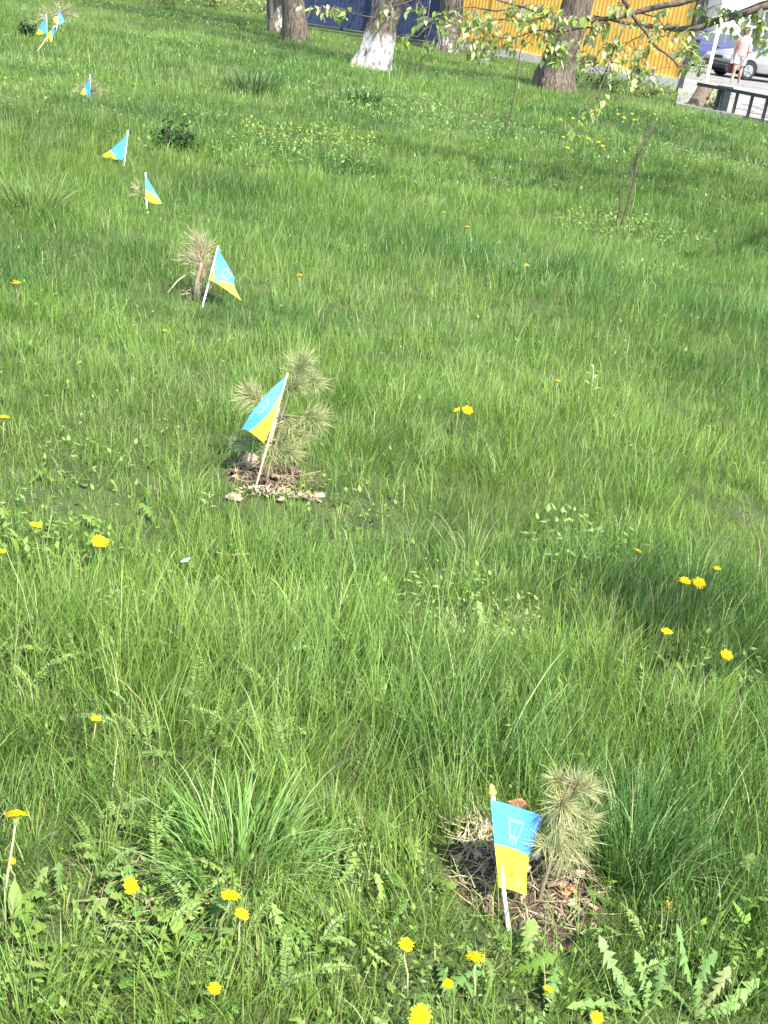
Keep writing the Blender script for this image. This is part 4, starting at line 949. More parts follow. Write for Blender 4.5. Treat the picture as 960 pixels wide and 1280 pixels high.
def tree(label, base, top, r_, flare, mt, seed, whole=True, name='tree', h=8.0, leaf=.11):
    pb = GP(*base); Z = zc(pb); tp = PX(top[0], top[1], Z); d = (tp - pb); d = d / d.z
    d = Vector((d.x * .8, 0, 1))
    g = random.Random(seed)
    root = thing(name, label, 'tree', pb, 'old park trees along the fence')
    pts = [pb + d * z + Vector((g.uniform(-.04, .04), g.uniform(-.04, .04), 0)) * (z > 0) for z in (0, .35, .8, 1.4, 2.2, 3.0)]
    mb = MB(); trunk_mesh(mb, pts, [r_ * 1.02, r_ * .97, r_ * .9, r_ * .86, r_ * .84, r_ * .7], flare=flare, seed=seed); mb.build('trunk', mt, root, True)
    tips = []
    for k in range(6):
        az = 2 * PI * k / 6 + g.uniform(-.4, .4); sp = g.uniform(.45, 1.0); ln = g.uniform(.6, 1) * (h - 3)
        q = pts[-1] - d * g.uniform(0, .6); p_ = [q]; dirv = Vector((math.cos(az) * sp, math.sin(az) * sp, 1)).normalized()
        for s_ in range(5):
            dirv = (dirv + Vector((g.uniform(-.3, .3), g.uniform(-.3, .3), g.uniform(-.15, .2)))).normalized(); q = q + dirv * ln / 5; p_.append(q)
        mb = MB(); mb.tube(p_, [r_ * .42 * (1 - .16 * i_) for i_ in range(6)], 8, rough=.08); mb.build('limb', bark_m, root, True)
        tw = MB()
        for i_ in range(2, 6):
            for _ in range(4):
                dv = (dirv + Vector((g.uniform(-1, 1), g.uniform(-1, 1), g.uniform(-.6, .6)))).normalized(); l_ = g.uniform(.6, 1.5)
                e = p_[i_] + dv * l_; tw.tube([p_[i_], p_[i_] + dv * l_ * .5 + Vector((0, 0, .06)), e - Vector((0, 0, .1))], [.03, .018, .006], 4, cap=False)
                tips += [e, p_[i_] + dv * l_ * .6]
        tw.build('twigs', twig_m, root, True)['kind'] = 'stuff'
    v, t, c = crown_leaves(tips, 14, .28, leaf, seed)
    o = link('crown', bulk('crown', v - np.array(pb), np.zeros((0, 4), int), t, c, leafA_m, False), root); o['kind'] = 'stuff'
    return root, pts
wb2 = white_bark(.62, .40); wb1 = white_bark(.6, .56); wb4 = white_bark(.6, .52)
tree('thick tree with a flaking whitewashed foot in front of the blue fence', (464, 86), (492, 0), .31, .45, wb2, 21, h=8)
t3, t3p = tree('bare brown ridged tree with spreading roots in front of the yellow fence', (692, 112), (712, 30), .36, .42, bark_m, 22, h=8)
tree('dark ridged tree at the left end of the blue fence', (368, 52), (366, 0), .27, .3, bark_m, 23, h=9)
tree('greyish tree just behind and left of the dark ridged one at the top', (345, 40), (346, 0), .21, .2, wb1, 24, h=8)
tree('grey trunk behind hanging leaves where the blue fence meets the yellow', (556, 64), (566, 0), .36, .3, wb4, 25, h=9)

# overhanging tree: trunk out of frame at the right, low limbs reaching into the picture
OT = Vector((6.1, 10.9, 0)); OT.z = float(gz(OT.x, OT.y))
ot = thing('overhanging_tree', 'tree at the right whose low leafy branches hang across the top of the view', 'tree', OT)
mb = MB(); tp_ = [OT, OT + Vector((-.02, 0, .4)), OT + Vector((-.06, .02, 1.0)), OT + Vector((-.1, .04, 1.8)), OT + Vector((-.1, .08, 3.0)), OT + Vector((0, .1, 4.5))]
trunk_mesh(mb, tp_, [.30, .28, .26, .25, .22, .16], flare=.35, seed=5); mb.build('trunk', bark_m, ot, True)
ZO = 11.2
def limb(path, r0_, r1_, m_=limb_m, seg=9, start=None, rough=.07, dz=0, name='limb'):
    pts = [PX(x, y, ZO + dz + (q[0] if q else 0)) for (x, y, *q) in path]
    if start is not None: pts = [start] + pts
    # smooth it a little by inserting midpoints
    fine = []
    for i_ in range(len(pts) - 1):
        fine += [pts[i_], pts[i_].lerp(pts[i_ + 1], .5) + Vector((rng.uniform(-1, 1), rng.uniform(-1, 1), rng.uniform(-1, 1))) * .012]
    fine.append(pts[-1]); n = len(fine)
    mb = MB(); mb.tube(fine, [lerp(r0_, r1_, (i_ / (n - 1)) ** .8) for i_ in range(n)], seg, rough=rough); mb.build(name, m_, ot, True)
    return fine
anchors = []   # places where leaves hang
limb([(1060, -12), (990, 2), (950, 8), (914, 21), (875, 34), (847, 37), (811, 33), (778, 28), (742, 20)], .066, .010, start=tp_[3])
lb = limb([(1060, -60), (980, -40), (900, -14), (861, 0), (833, 6), (796, 15), (768, 22), (726, 25), (691, 21), (655, 9), (610, -4)], .052, .007, start=tp_[3] + Vector((0, .05, .5)), dz=-.3)
anchors += lb[12:]
br = lambda path, r0_, r1_, dz=-.3: limb(path, r0_, r1_, twig_m if r0_ < .014 else limb_m, 6, None, .05, dz, 'branch')
for path, r0_, r1_, dz in [
    ([(772, -14), (797, 28), (815, 53), (833, 67), (848, 84)], .024, .006, -.3),
    ([(790, 16), (775, 45), (762, 78), (755, 98), (744, 121), (726, 139), (716, 158)], .010, .003, -.5),
    ([(768, 22), (740, 34), (706, 40), (668, 38), (640, 48), (612, 44), (590, 52)], .012, .003, -.2),
    ([(726, 25), (700, 52), (690, 66)], .007, .003, -.4), ([(691, 21), (664, 26), (630, 24), (600, 30), (572, 42), (556, 40)], .011, .003, -.3),
    ([(655, 9), (620, 14), (590, 8), (560, 16), (540, 30), (522, 46), (497, 44)], .009, .003, 0),
    ([(610, -4), (560, -6), (520, -2), (490, 8), (470, 22)], .009, .003, .1), ([(540, 30), (532, 52), (536, 70)], .005, .002, 0),
    ([(560, 16), (590, 36), (604, 58)], .005, .002, 0), ([(811, 33), (800, 46), (790, 50), (778, 60)], .009, .003, 0),
    ([(833, 67), (838, 85), (825, 86), (806, 90)], .006, .002, -.3), ([(815, 53), (806, 78), (800, 100)], .006, .002, -.3),
    ([(847, 37), (838, 56), (842, 74)], .008, .003, 0), ([(914, 21), (926, 34), (934, 44)], .008, .003, 0), ([(950, 8), (948, 22), (944, 36)], .008, .003, 0),
    ([(796, 15), (822, 22), (836, 46)], .008, .003, 0), ([(875, 34), (868, 46), (862, 60)], .007, .003, 0), ([(470, 22), (440, 16), (418, 8), (396, 14), (378, 10)], .005, .002, .1),
    ([(875, 34), (880, 14), (902, 4)], .010, .004, 0), ([(990, 2), (970, 30), (958, 52)], .012, .004, 0), ([(668, 38), (654, 52), (640, 66)], .005, .002, -.2), ([(755, 98), (742, 84), (716, 76)], .005, .002, -.4)]:
    anchors += br(path, r0_, r1_, dz)
# leaf sites in the picture, then each leaf an object
clusters = [(700, 62, 16, 12, 22), (690, 40, 18, 12, 14), (660, 20, 26, 14, 20), (600, 60, 20, 12, 14), (610, 30, 24, 14, 16), (640, 50, 18, 12, 10), (750, 30, 22, 14, 12), (760, 60, 22, 16, 16), (786, 84, 22, 16, 18), (806, 90, 14, 14, 10),
            (740, 76, 18, 12, 10), (720, 160, 9, 8, 5), (745, 140, 14, 8, 6), (775, 130, 16, 10, 4), (536, 60, 8, 12, 7), (505, 52, 8, 10, 5), (524, 18, 14, 12, 10), (560, 25, 18, 12, 14), (590, 20, 16, 10, 8), (400, 10, 18, 6, 7), (424, 14, 14, 7, 7), (486, 14, 14, 8, 5),
            (912, 14, 14, 6, 4), (945, 30, 12, 12, 10), (865, 55, 14, 12, 8), (905, 20, 12, 10, 5), (845, 60, 10, 12, 6), (880, 12, 14, 8, 5), (820, 40, 14, 10, 7), (578, 48, 14, 10, 7), (800, 62, 12, 10, 8), (735, 52, 14, 10, 5), (946, 18, 12, 8, 6), (900, 44, 10, 8, 3), (868, 82, 12, 8, 6), (864, 66, 10, 8, 5), (950, 34, 8, 10, 6), (955, 50, 8, 12, 8), (860, 8, 14, 6, 6), (680, 10, 20, 8, 10), (775, 8, 16, 8, 8), (810, 30, 20, 8, 8), (850, 34, 16, 8, 7), (710, 22, 24, 6, 8), (640, 14, 20, 8, 8), (830, 12, 14, 8, 5), (890, 26, 12, 8, 4), (615, 54, 16, 8, 6), (580, 30, 18, 10, 8), (690, 74, 14, 8, 8)]
nleaf = 0; site = []
for (cx, cy, sx, sy, n_) in clusters:
    for _ in range(int(n_ * 3.3)): site.append((rng.gauss(cx, sx * .6), rng.gauss(cy, sy * .6)))
AP = [(a_, zc(a_)) for a_ in anchors]
def proj(p):
    q = p - CPOS; z = q.dot(fwd); return (IW / 2 + FPX * q.dot(RIGHT) / z, IH / 2 - FPX * q.dot(UP) / z)
APX = [(proj(a_), z_, a_) for a_, z_ in AP]
pet = MB(); rng.shuffle(site); extra = MB()
for (x, y) in site:
    (q, z_, an) = min(APX, key=lambda e: (e[0][0] - x) ** 2 + (e[0][1] - y) ** 2)
    # pull loose leaves towards the twig that carries them
    dx, dy = x - q[0], y - q[1]; dd = math.hypot(dx, dy)
    if dd > 16: x, y = q[0] + dx / dd * rng.uniform(6, 16), q[1] + dy / dd * rng.uniform(6, 16)
    P_ = PX(x, y, z_ + rng.uniform(-.1, .1))
    pet.tube([an, (an + P_) / 2 + Vector((0, 0, .01)), P_], .0018, 4, cap=False)
    L = rng.uniform(.05, .105)
    if nleaf >= 290:     # past the limit of parts: the rest as one mesh
        th, el_ = rng.uniform(0, 2 * PI), -rng.uniform(.2, 1.4)
        d_ = Vector((math.cos(th) * math.cos(el_), math.sin(th) * math.cos(el_), math.sin(el_))); s_ = Vector((-math.sin(th), math.cos(th), rng.uniform(-.4, .4))) * L * .27; u_ = d_.cross(s_).normalized() * L * .05
        extra.add([P_, P_ + d_ * L * .35 - s_ + u_, P_ + d_ * L * .45, P_ + d_ * L * .35 + s_ + u_, P_ + d_ * L * .7 - s_ * .7, P_ + d_ * L * .7 + s_ * .7, P_ + d_ * L - Vector((0, 0, L * .1))], [(0, 1, 2), (0, 2, 3), (1, 4, 2), (2, 5, 3), (2, 4, 6), (2, 6, 5)], jit(rng.choice(LEAFC), .15)); continue
    o = link('leaf', rng.choice(leaf_tm), ot); o.location = P_ - OT; o.scale = (L, L, L)
    o.rotation_euler = (rng.uniform(-.6, .6), rng.uniform(.3, 1.5), rng.uniform(0, 2 * PI)); nleaf += 1
extra.build('foliage', leafA_m, ot)['kind'] = 'stuff'
pet.build('leaf_stalks', twig_m, ot, True)['kind'] = 'stuff'
# upper limbs and the crown above the frame
g = random.Random(77); tips = []
for (az, el, ln) in [(2.0, .9, 4.5), (3.0, .7, 4.5), (4.0, .6, 5.2), (4.4, .45, 6.4), (5.2, .6, 4.5), (.2, .8, 3.6), (1.1, .9, 3.8), (3.9, .32, 7.6)]:
    q = tp_[4].lerp(tp_[5], g.random()); p_ = [q]; dirv = Vector((math.cos(az) * math.cos(el), math.sin(az) * math.cos(el), math.sin(el)))
    for s_ in range(7):
        dirv = (dirv + Vector((g.uniform(-.22, .22), g.uniform(-.22, .22), g.uniform(-.2, .1)))).normalized(); q = q + dirv * ln / 7; p_.append(q)
    mb = MB(); mb.tube(p_, [.11 * (1 - .12 * i_) for i_ in range(8)], 8, rough=.08); mb.build('limb', limb_m, ot, True)
    tw = MB()
    for i_ in range(3, 8):
        for _ in range(3):
            dv = (dirv + Vector((g.uniform(-1, 1), g.uniform(-1, 1), g.uniform(-.2, .6)))).normalized(); l_ = g.uniform(.4, .9); e = p_[i_] + dv * l_
            tw.tube([p_[i_], p_[i_] + dv * l_ * .5, e], [.018, .012, .005], 4, cap=False); tips += [e]
    tw.build('twigs', twig_m, ot, True)['kind'] = 'stuff'
v, t, c = crown_leaves(tips, 12, .16, .085, 9)
o = link('crown', bulk('crown', v - np.array(OT), np.zeros((0, 4), int), t, c, leafA_m, False), ot); o['kind'] = 'stuff'

# the tree the photographer stands by: out of view at the right, one bough shades the grass in view
SH = GP(812, 752) - GP(770, 690)
PT = Vector((5.0, -1.2, 0)) + Vector((SH.x, SH.y, 0)); PT.z = float(gz(PT.x, PT.y))
pt_ = thing('tree', 'tree standing to the right of the viewer, its bough shading a patch of grass', 'tree', PT)
mb = MB(); trunk_mesh(mb, [PT, PT + Vector((0, 0, .5)), PT + Vector((-.03, .02, 1.4)), PT + Vector((-.05, .05, 2.4)), PT + Vector((-.02, 0, 4.2))], [.22, .2, .18, .17, .11], flare=.35, seed=15); mb.build('trunk', bark_m, pt_, True)
bough = [PT + Vector((-.05, .05, 2.3))] + [Vector(q) + Vector((SH.x, SH.y, 0)) for q in ((4.2, -.4, 2.75), (3.3, .55, 2.95), (2.6, 1.3, 2.9), (2.05, 1.85, 2.8), (1.75, 2.1, 2.75))]
mb = MB(); mb.tube(bough, [.085, .065, .05, .035, .022, .008], 8, rough=.08); mb.build('limb', limb_m, pt_, True)
tips = []; g = random.Random(5); tw = MB()
for k in range(14):
    q = bough[4].lerp(bough[5], g.uniform(-1, .8)); e = q + Vector((g.uniform(-.42, .36), g.uniform(-.2, .2), g.uniform(-.12, .12)))
    tw.tube([q, q.lerp(e, .5) + Vector((0, 0, .02)), e], [.008, .006, .003], 4, cap=False); tips += [e, q.lerp(e, .6)]
for (az, el, ln) in [(.3, .8, 2.6), (1.4, 1.0, 2.5), (5.0, .8, 3), (5.8, .6, 3), (3.9, .9, 2.4)]:
    q = PT + Vector((-.03, 0, 4.0)); dv = Vector((math.cos(az) * math.cos(el), math.sin(az) * math.cos(el), math.sin(el))); p_ = [q + dv * ln * i_ / 4 + Vector((g.uniform(-.1, .1), g.uniform(-.1, .1), 0)) * (i_ > 0) for i_ in range(5)]
    mb = MB(); mb.tube(p_, [.07, .055, .04, .025, .01], 8, rough=.08); mb.build('limb', limb_m, pt_, True)
    for i_ in (2, 3, 4):
        for _ in range(3):
            e = p_[i_] + Vector((g.uniform(-.6, .6), g.uniform(-.6, .6), g.uniform(-.1, .5))); tw.tube([p_[i_], e], [.012, .005], 4, cap=False); tips.append(e)
tw.build('twigs', twig_m, pt_, True)['kind'] = 'stuff'
v, t, c = crown_leaves(tips, 11, .085, .075, 19)
o = link('crown', bulk('crown', v - np.array(PT), np.zeros((0, 4), int), t, c, leafA_m, False), pt_); o['kind'] = 'stuff'

# ------------------------------------------------------------------ sheet fence
yel2_m = mat('faded_yellow_sheet', (.86, .50, .11), (.78, .42, .08), rough=.55, scale=1.1, spec=.3)
yel_m = mat('yellow_sheet', (.86, .47, .085), (.80, .42, .07), rough=.45, scale=2.2, spec=.4)
blu_m = mat('blue_sheet', (.013, .024, .062), (.017, .030, .072), rough=.45, scale=2.2, spec=.4)
conc_m = mat('plinth_concrete', (.48, .44, .38), (.6, .56, .49), rough=.95, scale=6, bump=.3)
post_m = mat('dark_post', (.03, .03, .032), (.05, .05, .05), rough=.6, scale=20)
FA = GP(380, 32); FB = GP(570, 60)
fl = Vector((FEND.x - FB.x, FEND.y - FB.y, 0)); fd = fl.normalized()
def sheet_fence(label, A, B, m_, n, plinth, name):
    A = Vector((A.x, A.y, 0)); B = Vector((B.x, B.y, 0))
    d = (B - A); L = d.length; d.normalize(); nn_ = Vector((d.y, -d.x, 0))
    root = thing(name, label, 'fence', A)
    w_ = L / n
    for k in range(n):
        mb = MB(); ribs = max(4, int(w_ / .115)); v = []; f = []
        tb = rng.uniform(-.012, .012); tt = rng.uniform(-.02, .02)
        for i_ in range(ribs * 4 + 1):
            t = i_ / (ribs * 4); x = (k + t * .992) * w_; off = (.0, .0055, .0055, 0)[i_ % 4] + .012 * (k % 2) + tb
            q = A + d * x + nn_ * off
            v += [(q.x, q.y, .22 if plinth else .08), (q.x, q.y, 2.5 + tt)]
        for i_ in range(ribs * 4): f.append((2 * i_, 2 * i_ + 2, 2 * i_ + 3, 2 * i_ + 1))
        mb.add(v, f); o = mb.build('panel', (yel2_m if plinth and k % 3 == 1 else m_), root); md = o.modifiers.new('thick', 'SOLIDIFY'); md.thickness = .004
    for k in range(0, n + 1, 2):
        q = A + d * k * w_ - nn_ * .09; mb = MB(); mb.box((q.x - .04, q.y - .04, -.3), (q.x + .04, q.y + .04, 2.45)); mb.build('post', post_m, root)
    if plinth:
        n2 = max(3, int(L / 1.9))
        for k in range(n2):
            p_ = A + d * (k * L / n2) + nn_ * .07; q = A + d * ((k + 1) * L / n2 - .015) + nn_ * .07; b_ = nn_ * -.2; ht = .24 + rng.uniform(-.03, .03)
            mb = MB(); mb.add([(p_.x, p_.y, -.1), (q.x, q.y, -.1), ((q + b_).x, (q + b_).y, -.1), ((p_ + b_).x, (p_ + b_).y, -.1), (p_.x, p_.y, ht), (q.x, q.y, ht), ((q + b_).x, (q + b_).y, ht), ((p_ + b_).x, (p_ + b_).y, ht)],
                   [(4, 5, 6, 7), (0, 1, 5, 4), (1, 2, 6, 5), (2, 3, 7, 6), (3, 0, 4, 7)]); mb.build('plinth_block', conc_m, root)
    return root
sheet_fence('long yellow corrugated sheet fence on a pale concrete plinth', FB, FEND, yel_m, 7, True, 'yellow_fence')
blA = FA + (FA - FB).normalized() * .55
sheet_fence('dark blue corrugated sheet fence behind the trees at the top', blA, FB - (FB - FA).normalized() * .12, blu_m, 6, False, 'blue_fence')
ve = Vector((FEND.x, FEND.y, 0)) + fd * .09
mb = MB(); mb.box((ve.x - .05, ve.y - .05, -.2), (ve.x + .05, ve.y + .05, 2.6)); props(mb.build('fence_post', post_m, loc=ve), 'dark upright post at the right end of the yellow fence', 'post')

# shrubs left of the blue fence and low growth at the fence foot
def shrub(label, px, py, rx, ry, hh, n, Ln, cols, seed, dy=0, name='shrub', cat='shrub'):
    p = GP(px, py); p.y += dy; g = random.Random(seed)
    root = thing(name, label, cat, p); tips = []; mb = MB()
    for k in range(14):
        az = g.uniform(0, 2 * PI); r_ = g.random() ** .5; e = p + Vector((rx * r_ * math.cos(az), ry * r_ * math.sin(az), hh * (1 - .5 * r_ * r_) * g.uniform(.6, 1)))
        m_ = p.lerp(e, .5) + Vector((0, 0, hh * .1)); mb.tube([p, m_, e], [.012, .008, .004], 4, cap=False); tips += [e, m_, p.lerp(e, .75)]
    mb.build('stem', twig_m, root, True)
    v, t, c = crown_leaves(tips, n // len(tips) + 1, hh * .16, Ln, seed, cols)
    o = link('foliage', bulk('foliage', v - np.array(p), np.zeros((0, 4), int), t, c, leafA_m, False), root); o['kind'] = 'stuff'
YG = [(.3, .4, .08), (.22, .32, .07), (.38, .44, .14), (.12, .2, .05)]
shrub('bright yellow green shrub at the top left of the tree row', 262, 10, 1.8, .8, .7, 800, .10, YG, 1, 0)
shrub('leafy shrub close to the left side of the paired tree trunks', 320, 16, 1.2, .8, .8, 600, .10, YG, 2, 0)
shrub('low shrub left of the bright one at the top edge', 190, 6, 1.8, .8, .5, 500, .10, [(.14, .22, .06), (.2, .3, .08), (.1, .16, .05)], 3, 1)
DK = [(.045, .10, .028), (.06, .125, .035), (.09, .17, .05), (.035, .08, .02)]
shrub('clump of dark broad leaves right of the tent shaped flag in the far meadow', 216, 190, .22, .15, .26, 420, .055, DK, 14, 0, 'dark_weed_clump', 'weed')
shrub('bit of dark leafy growth at left of the far cluster of three flags', 33, 46, .2, .12, .25, 220, .07, DK, 15, 0, 'dark_weed_clump', 'weed')
shrub('dark shrub against the plinth right of the ridged tree', 745, 112, .9, .35, .45, 360, .085, [(.07, .13, .04), (.12, .2, .06), (.2, .28, .09)], 4)
shrub('low green shrub against the plinth near the right end of the yellow fence', 806, 122, .6, .3, .5, 260, .085, YG, 5)
shrub('small scrubby plant left of the ridged tree along the plinth', 610, 76, 1.2, .4, .35, 260, .08, [(.08, .14, .04), (.16, .22, .08), (.25, .3, .14)], 6)
shrub('leafy shoots sprouting behind the cut stump', 872, 98, .32, .25, .75, 170, .10, [(.3, .42, .1), (.22, .36, .07), (.4, .48, .18)], 7)
shrub('leafy shoots hanging over the near end of the black railing', 889, 138, .16, .12, .42, 90, .085, [(.36, .42, .1), (.26, .36, .08), (.44, .46, .16)], 8)

# stump
p = GP(868, 135); root = thing('tree_stump', 'brown cut tree stump left of the black railing', 'stump', p)
mb = MB(); tv = (PX(884, 106, zc(p)) - p); sp_ = [p, p + tv * .3, p + tv * .7, p + tv]
trunk_mesh(mb, sp_, [.19, .175, .165, .17], 18, .12, 9, .05); mb.build('bark', mat('stump_bark', (.12, .095, .07), (.22, .175, .13), rough=.95, scale=9, bump=.8, bscale=30, stretch=(3, 3, .7)), root, True)
mb = MB(); q = p + tv * 1.01; mb.tube([q - Vector((0, 0, .012)), q + Vector((0, 0, .012))], [.19, .175], 18, rough=.03); mb.build('cut_face', mat('cut_wood', (.38, .31, .24), (.28, .22, .17), rough=.9, scale=30), root)
# black railing
r0p, r1p = GP(897, 142), GP(962, 156)
rd = (r1p - r0p); rd.z = 0; rd.normalize(); rl = thing('railing', 'low black metal railing along the edge of the lawn', 'railing', r0p)
for k in range(9):
    q = r0p + rd * (k * .36); mb = MB(); mb.box((q.x - .028, q.y - .028, -.1), (q.x + .028, q.y + .028, .46)); mb.build('post', post_m, rl)
A_, B_ = r0p - rd * .65, r0p + rd * 3.2
mb = MB(); nn_ = Vector((-rd.y, rd.x, 0)) * .04
mb.add([A_ - nn_ + Vector((0, 0, .455)), B_ - nn_ + Vector((0, 0, .455)), B_ + nn_ + Vector((0, 0, .455)), A_ + nn_ + Vector((0, 0, .455)), A_ - nn_ + Vector((0, 0, .52)), B_ - nn_ + Vector((0, 0, .52)), B_ + nn_ + Vector((0, 0, .52)), A_ + nn_ + Vector((0, 0, .52))],
       [(0, 3, 2, 1), (4, 5, 6, 7), (0, 1, 5, 4), (1, 2, 6, 5), (2, 3, 7, 6), (3, 0, 4, 7)]); mb.build('rail', post_m, rl)
mb = MB(); q = r0p - rd * .05 + Vector((-rd.y, rd.x, 0)) * .12; mb.box((q.x - .13, q.y - .06, -.05), (q.x + .13, q.y + .06, .5)); mb.box((q.x - .15, q.y - .08, .5), (q.x + .15, q.y + .08, .53))
props(mb.build('litter_bin', mat('bin_dark', (.022, .035, .04), (.03, .045, .05), rough=.5), loc=q), 'dark boxy bin behind leaves at the near end of the railing', 'bin')
# white leaning post
p = GP(882, 112); Z = zc(p); p = PX(882, 104, Z); t = PX(897, 42, Z + .2); p.z = 0; mb = MB(); mb.tube([p - Vector((0, 0, .1)), p.lerp(t, .5), t], .05, 8)
props(mb.build('white_post', white_m, loc=p, smooth=True), 'white painted post leaning between the stump and the parked cars', 'post')
# tall dark lamp post behind the fence end
p = GP(866, 82); Z = zc(p); mb = MB(); mb.tube([p, p + Vector((0, 0, 2.5)), p + Vector((0, 0, 6))], [.06, .05, .04], 8); root = thing('lamp_post', 'thin dark lamp post behind the end of the yellow fence', 'lamp post', p); mb.build('pole', post_m, root, True)
mb = MB(); mb.tube([p + Vector((0, 0, 5.9)), p + Vector((0, -.5, 6.2)), p + Vector((0, -1.1, 6.25))], [.03, .03, .05], 6); mb.build('lamp_head', post_m, root, True)

# ------------------------------------------------------------------ cars
tyre_m = mat('tyre', (.02, .02, .02), (.035, .033, .03), rough=.85, scale=30)
rim_m = mat('rim', (.45, .45, .46), (.35, .35, .36), rough=.35, metal=.8, scale=20)
glass_m = mat('window_glass', (.04, .05, .06), (.06, .07, .09), rough=.06, spec=.8, scale=2)
lamp_m = mat('lamp_glass', (.7, .72, .74), rough=.1, spec=.8)
trim_m = mat('dark_trim', (.025, .025, .026), rough=.6)
under_m = mat('underbody', (.012, .012, .012), rough=.9)
def car(label, loc, yaw, paint, boxy=False):
    root = thing('parked_car', label, 'car', loc, 'cars parked along the street')
    root.rotation_euler = (0, 0, yaw)
    org = Vector(loc); keep = ORG[root]; ORG[root] = Vector((0, 0, 0))
    W2 = .87; arch = .37; xs = (1.36, -1.28)
    pr = [(2.12, .28), (2.2, .42), (2.22, .62), (2.05, .76), (1.5, .88), (.95, .97), (-1.7, 1.0), (-2.12, .97), (-2.2, .7), (-2.18, .42), (-2.1, .28)]
    bot = []
    for cx in sorted(xs):
        for k in range(9): bot.append((cx - arch * math.cos(PI * k / 8), .3 + arch * math.sin(PI * k / 8) if 0 < k < 8 else .28))
    poly = pr + bot
    def body(z): return W2 * (1 - .1 * max(0, (z - .6)) ** 1.0 - .07 * max(0, .5 - z))
    mb = MB(); n = len(poly); v = []
    for sg in (-1, 1): v += [(x, sg * (body(z) - (.12 * max(0, abs(x) - 1.7) ** 1.5)), z) for x, z in poly]
    f = [tuple(range(n)), tuple(range(2 * n - 1, n - 1, -1))] + [(i_, n + i_, n + (i_ + 1) % n, (i_ + 1) % n) for i_ in range(n)]
    mb.add(v, f); o = mb.build('body', paint, root); md = o.modifiers.new('bevel', 'BEVEL'); md.width = .05; md.segments = 3; md.limit_method = 'ANGLE'
    zt = 1.44 if not boxy else 1.85
    cb = [(1.05, .93), (.30 if not boxy else .75, zt), (-.95 if not boxy else -1.75, zt + .01), (-1.75 if not boxy else -2.05, .97)]
    mb = MB(); v = []
    for sg in (-1, 1): v += [(x, sg * (.80 if z < 1.1 else .62), z) for x, z in cb]
    mb.add(v, [(0, 1, 2, 3), (7, 6, 5, 4), (0, 4, 5, 1), (1, 5, 6, 2), (2, 6, 7, 3), (3, 7, 4, 0)]); o = mb.build('cabin', paint, root); md = o.modifiers.new('bevel', 'BEVEL'); md.width = .06; md.segments = 3
    def side(x0, x1, x2, x3, sg):
        z0, z1_ = 1.02, zt - .09
        yy = lambda z: sg * (lerp(.80, .62, (z - .93) / (zt - .93)) + .012)
        mb = MB(); q = [(x0, yy(z0), z0), (x1, yy(z0), z0), (x2, yy(z1_), z1_), (x3, yy(z1_), z1_)]
        mb.add(q + [(a_, b_ - sg * .02, c_) for a_, b_, c_ in q], [(0, 1, 2, 3), (7, 6, 5, 4), (0, 4, 5, 1), (1, 5, 6, 2), (2, 6, 7, 3), (3, 7, 4, 0)]); mb.build('side_window', glass_m, root)
    rx = cb[2][0]
    for sg in (-1, 1):
        side(.82, -.28, -.28, cb[1][0] - .02, sg); side(-.36, rx - .45, rx - .05, -.36, sg)
    for (i0, i1, nm) in ((0, 1, 'windscreen'), (3, 2, 'rear_window')):
        (xa, za), (xb, zb) = cb[i0], cb[i1]; sgn = 1 if i0 == 0 else -1
        pa = (lerp(xa, xb, .14), lerp(za, zb, .14)); pb_ = (lerp(xa, xb, .88), lerp(za, zb, .88)); o_ = .012 * sgn
        mb = MB(); q = [(pa[0] + o_, -.68, pa[1] + .012), (pa[0] + o_, .68, pa[1] + .012), (pb_[0] + o_, .56, pb_[1] + .012), (pb_[0] + o_, -.56, pb_[1] + .012)]
        mb.add(q + [(a_ - .02 * sgn, b_, c_ - .02) for a_, b_, c_ in q], [(0, 1, 2, 3), (7, 6, 5, 4), (0, 4, 5, 1), (1, 5, 6, 2), (2, 6, 7, 3), (3, 7, 4, 0)]); mb.build(nm, glass_m, root)
    for cx in xs:
        for sg in (-1, 1):
            wheel = thing('wheel', None, None, (0, 0, 0)); wheel.parent = root
            y0_, y1_ = sg * .66, sg * .86
            mb = MB(); mb.tube([(cx, y0_, .32), (cx, y0_ + sg * .02, .32), (cx, y1_ - sg * .02, .32), (cx, y1_, .32)], [.29, .32, .32, .29], 24); mb.build('tyre', tyre_m, wheel, False)
            mb = MB(); mb.tube([(cx, y1_ - sg * .01, .32), (cx, y1_ + sg * .008, .32)], [.21, .2], 18)
            for k in range(5):
                th = 2 * PI * k / 5; mb.tube([(cx, y1_ + sg * .015, .32), (cx + .18 * math.cos(th), y1_ + sg * .012, .32 + .18 * math.sin(th))], .025, 5)
            mb.build('rim', rim_m, wheel)
    for sg in (-1, 1):
        mb = MB(); mb.box((2.06, sg * .50 - .16, .60), (2.212, sg * .50 + .16, .73)); o = mb.build('headlight', lamp_m, root); o.modifiers.new('bevel', 'BEVEL').width = .03
        mb = MB(); mb.box((.72, sg * .86 - .06, .98), (.92, sg * .86 + .08, 1.1)); o = mb.build('mirror', paint, root); o.modifiers.new('bevel', 'BEVEL').width = .03
        for hx in (.0, -.95):
            mb = MB(); mb.box((hx - .1, sg * .853 - .012, .84), (hx + .1, sg * .853 + .012, .87)); mb.build('door_handle', trim_m, root)
    mb = MB(); mb.box((2.1, -.70, .30), (2.27, .70, .36)); mb.box((2.12, -.72, .45), (2.262, .72, .50)); mb.build('bumper_strip', trim_m, root)
    mb = MB(); mb.box((2.1, -.3, .60), (2.236, .3, .70)); mb.build('grille', trim_m, root)
    mb = MB(); mb.box((-2.0, -.62, .16), (2.0, .62, .34)); mb.build('underbody', under_m, root)
    ORG[root] = keep
    return root
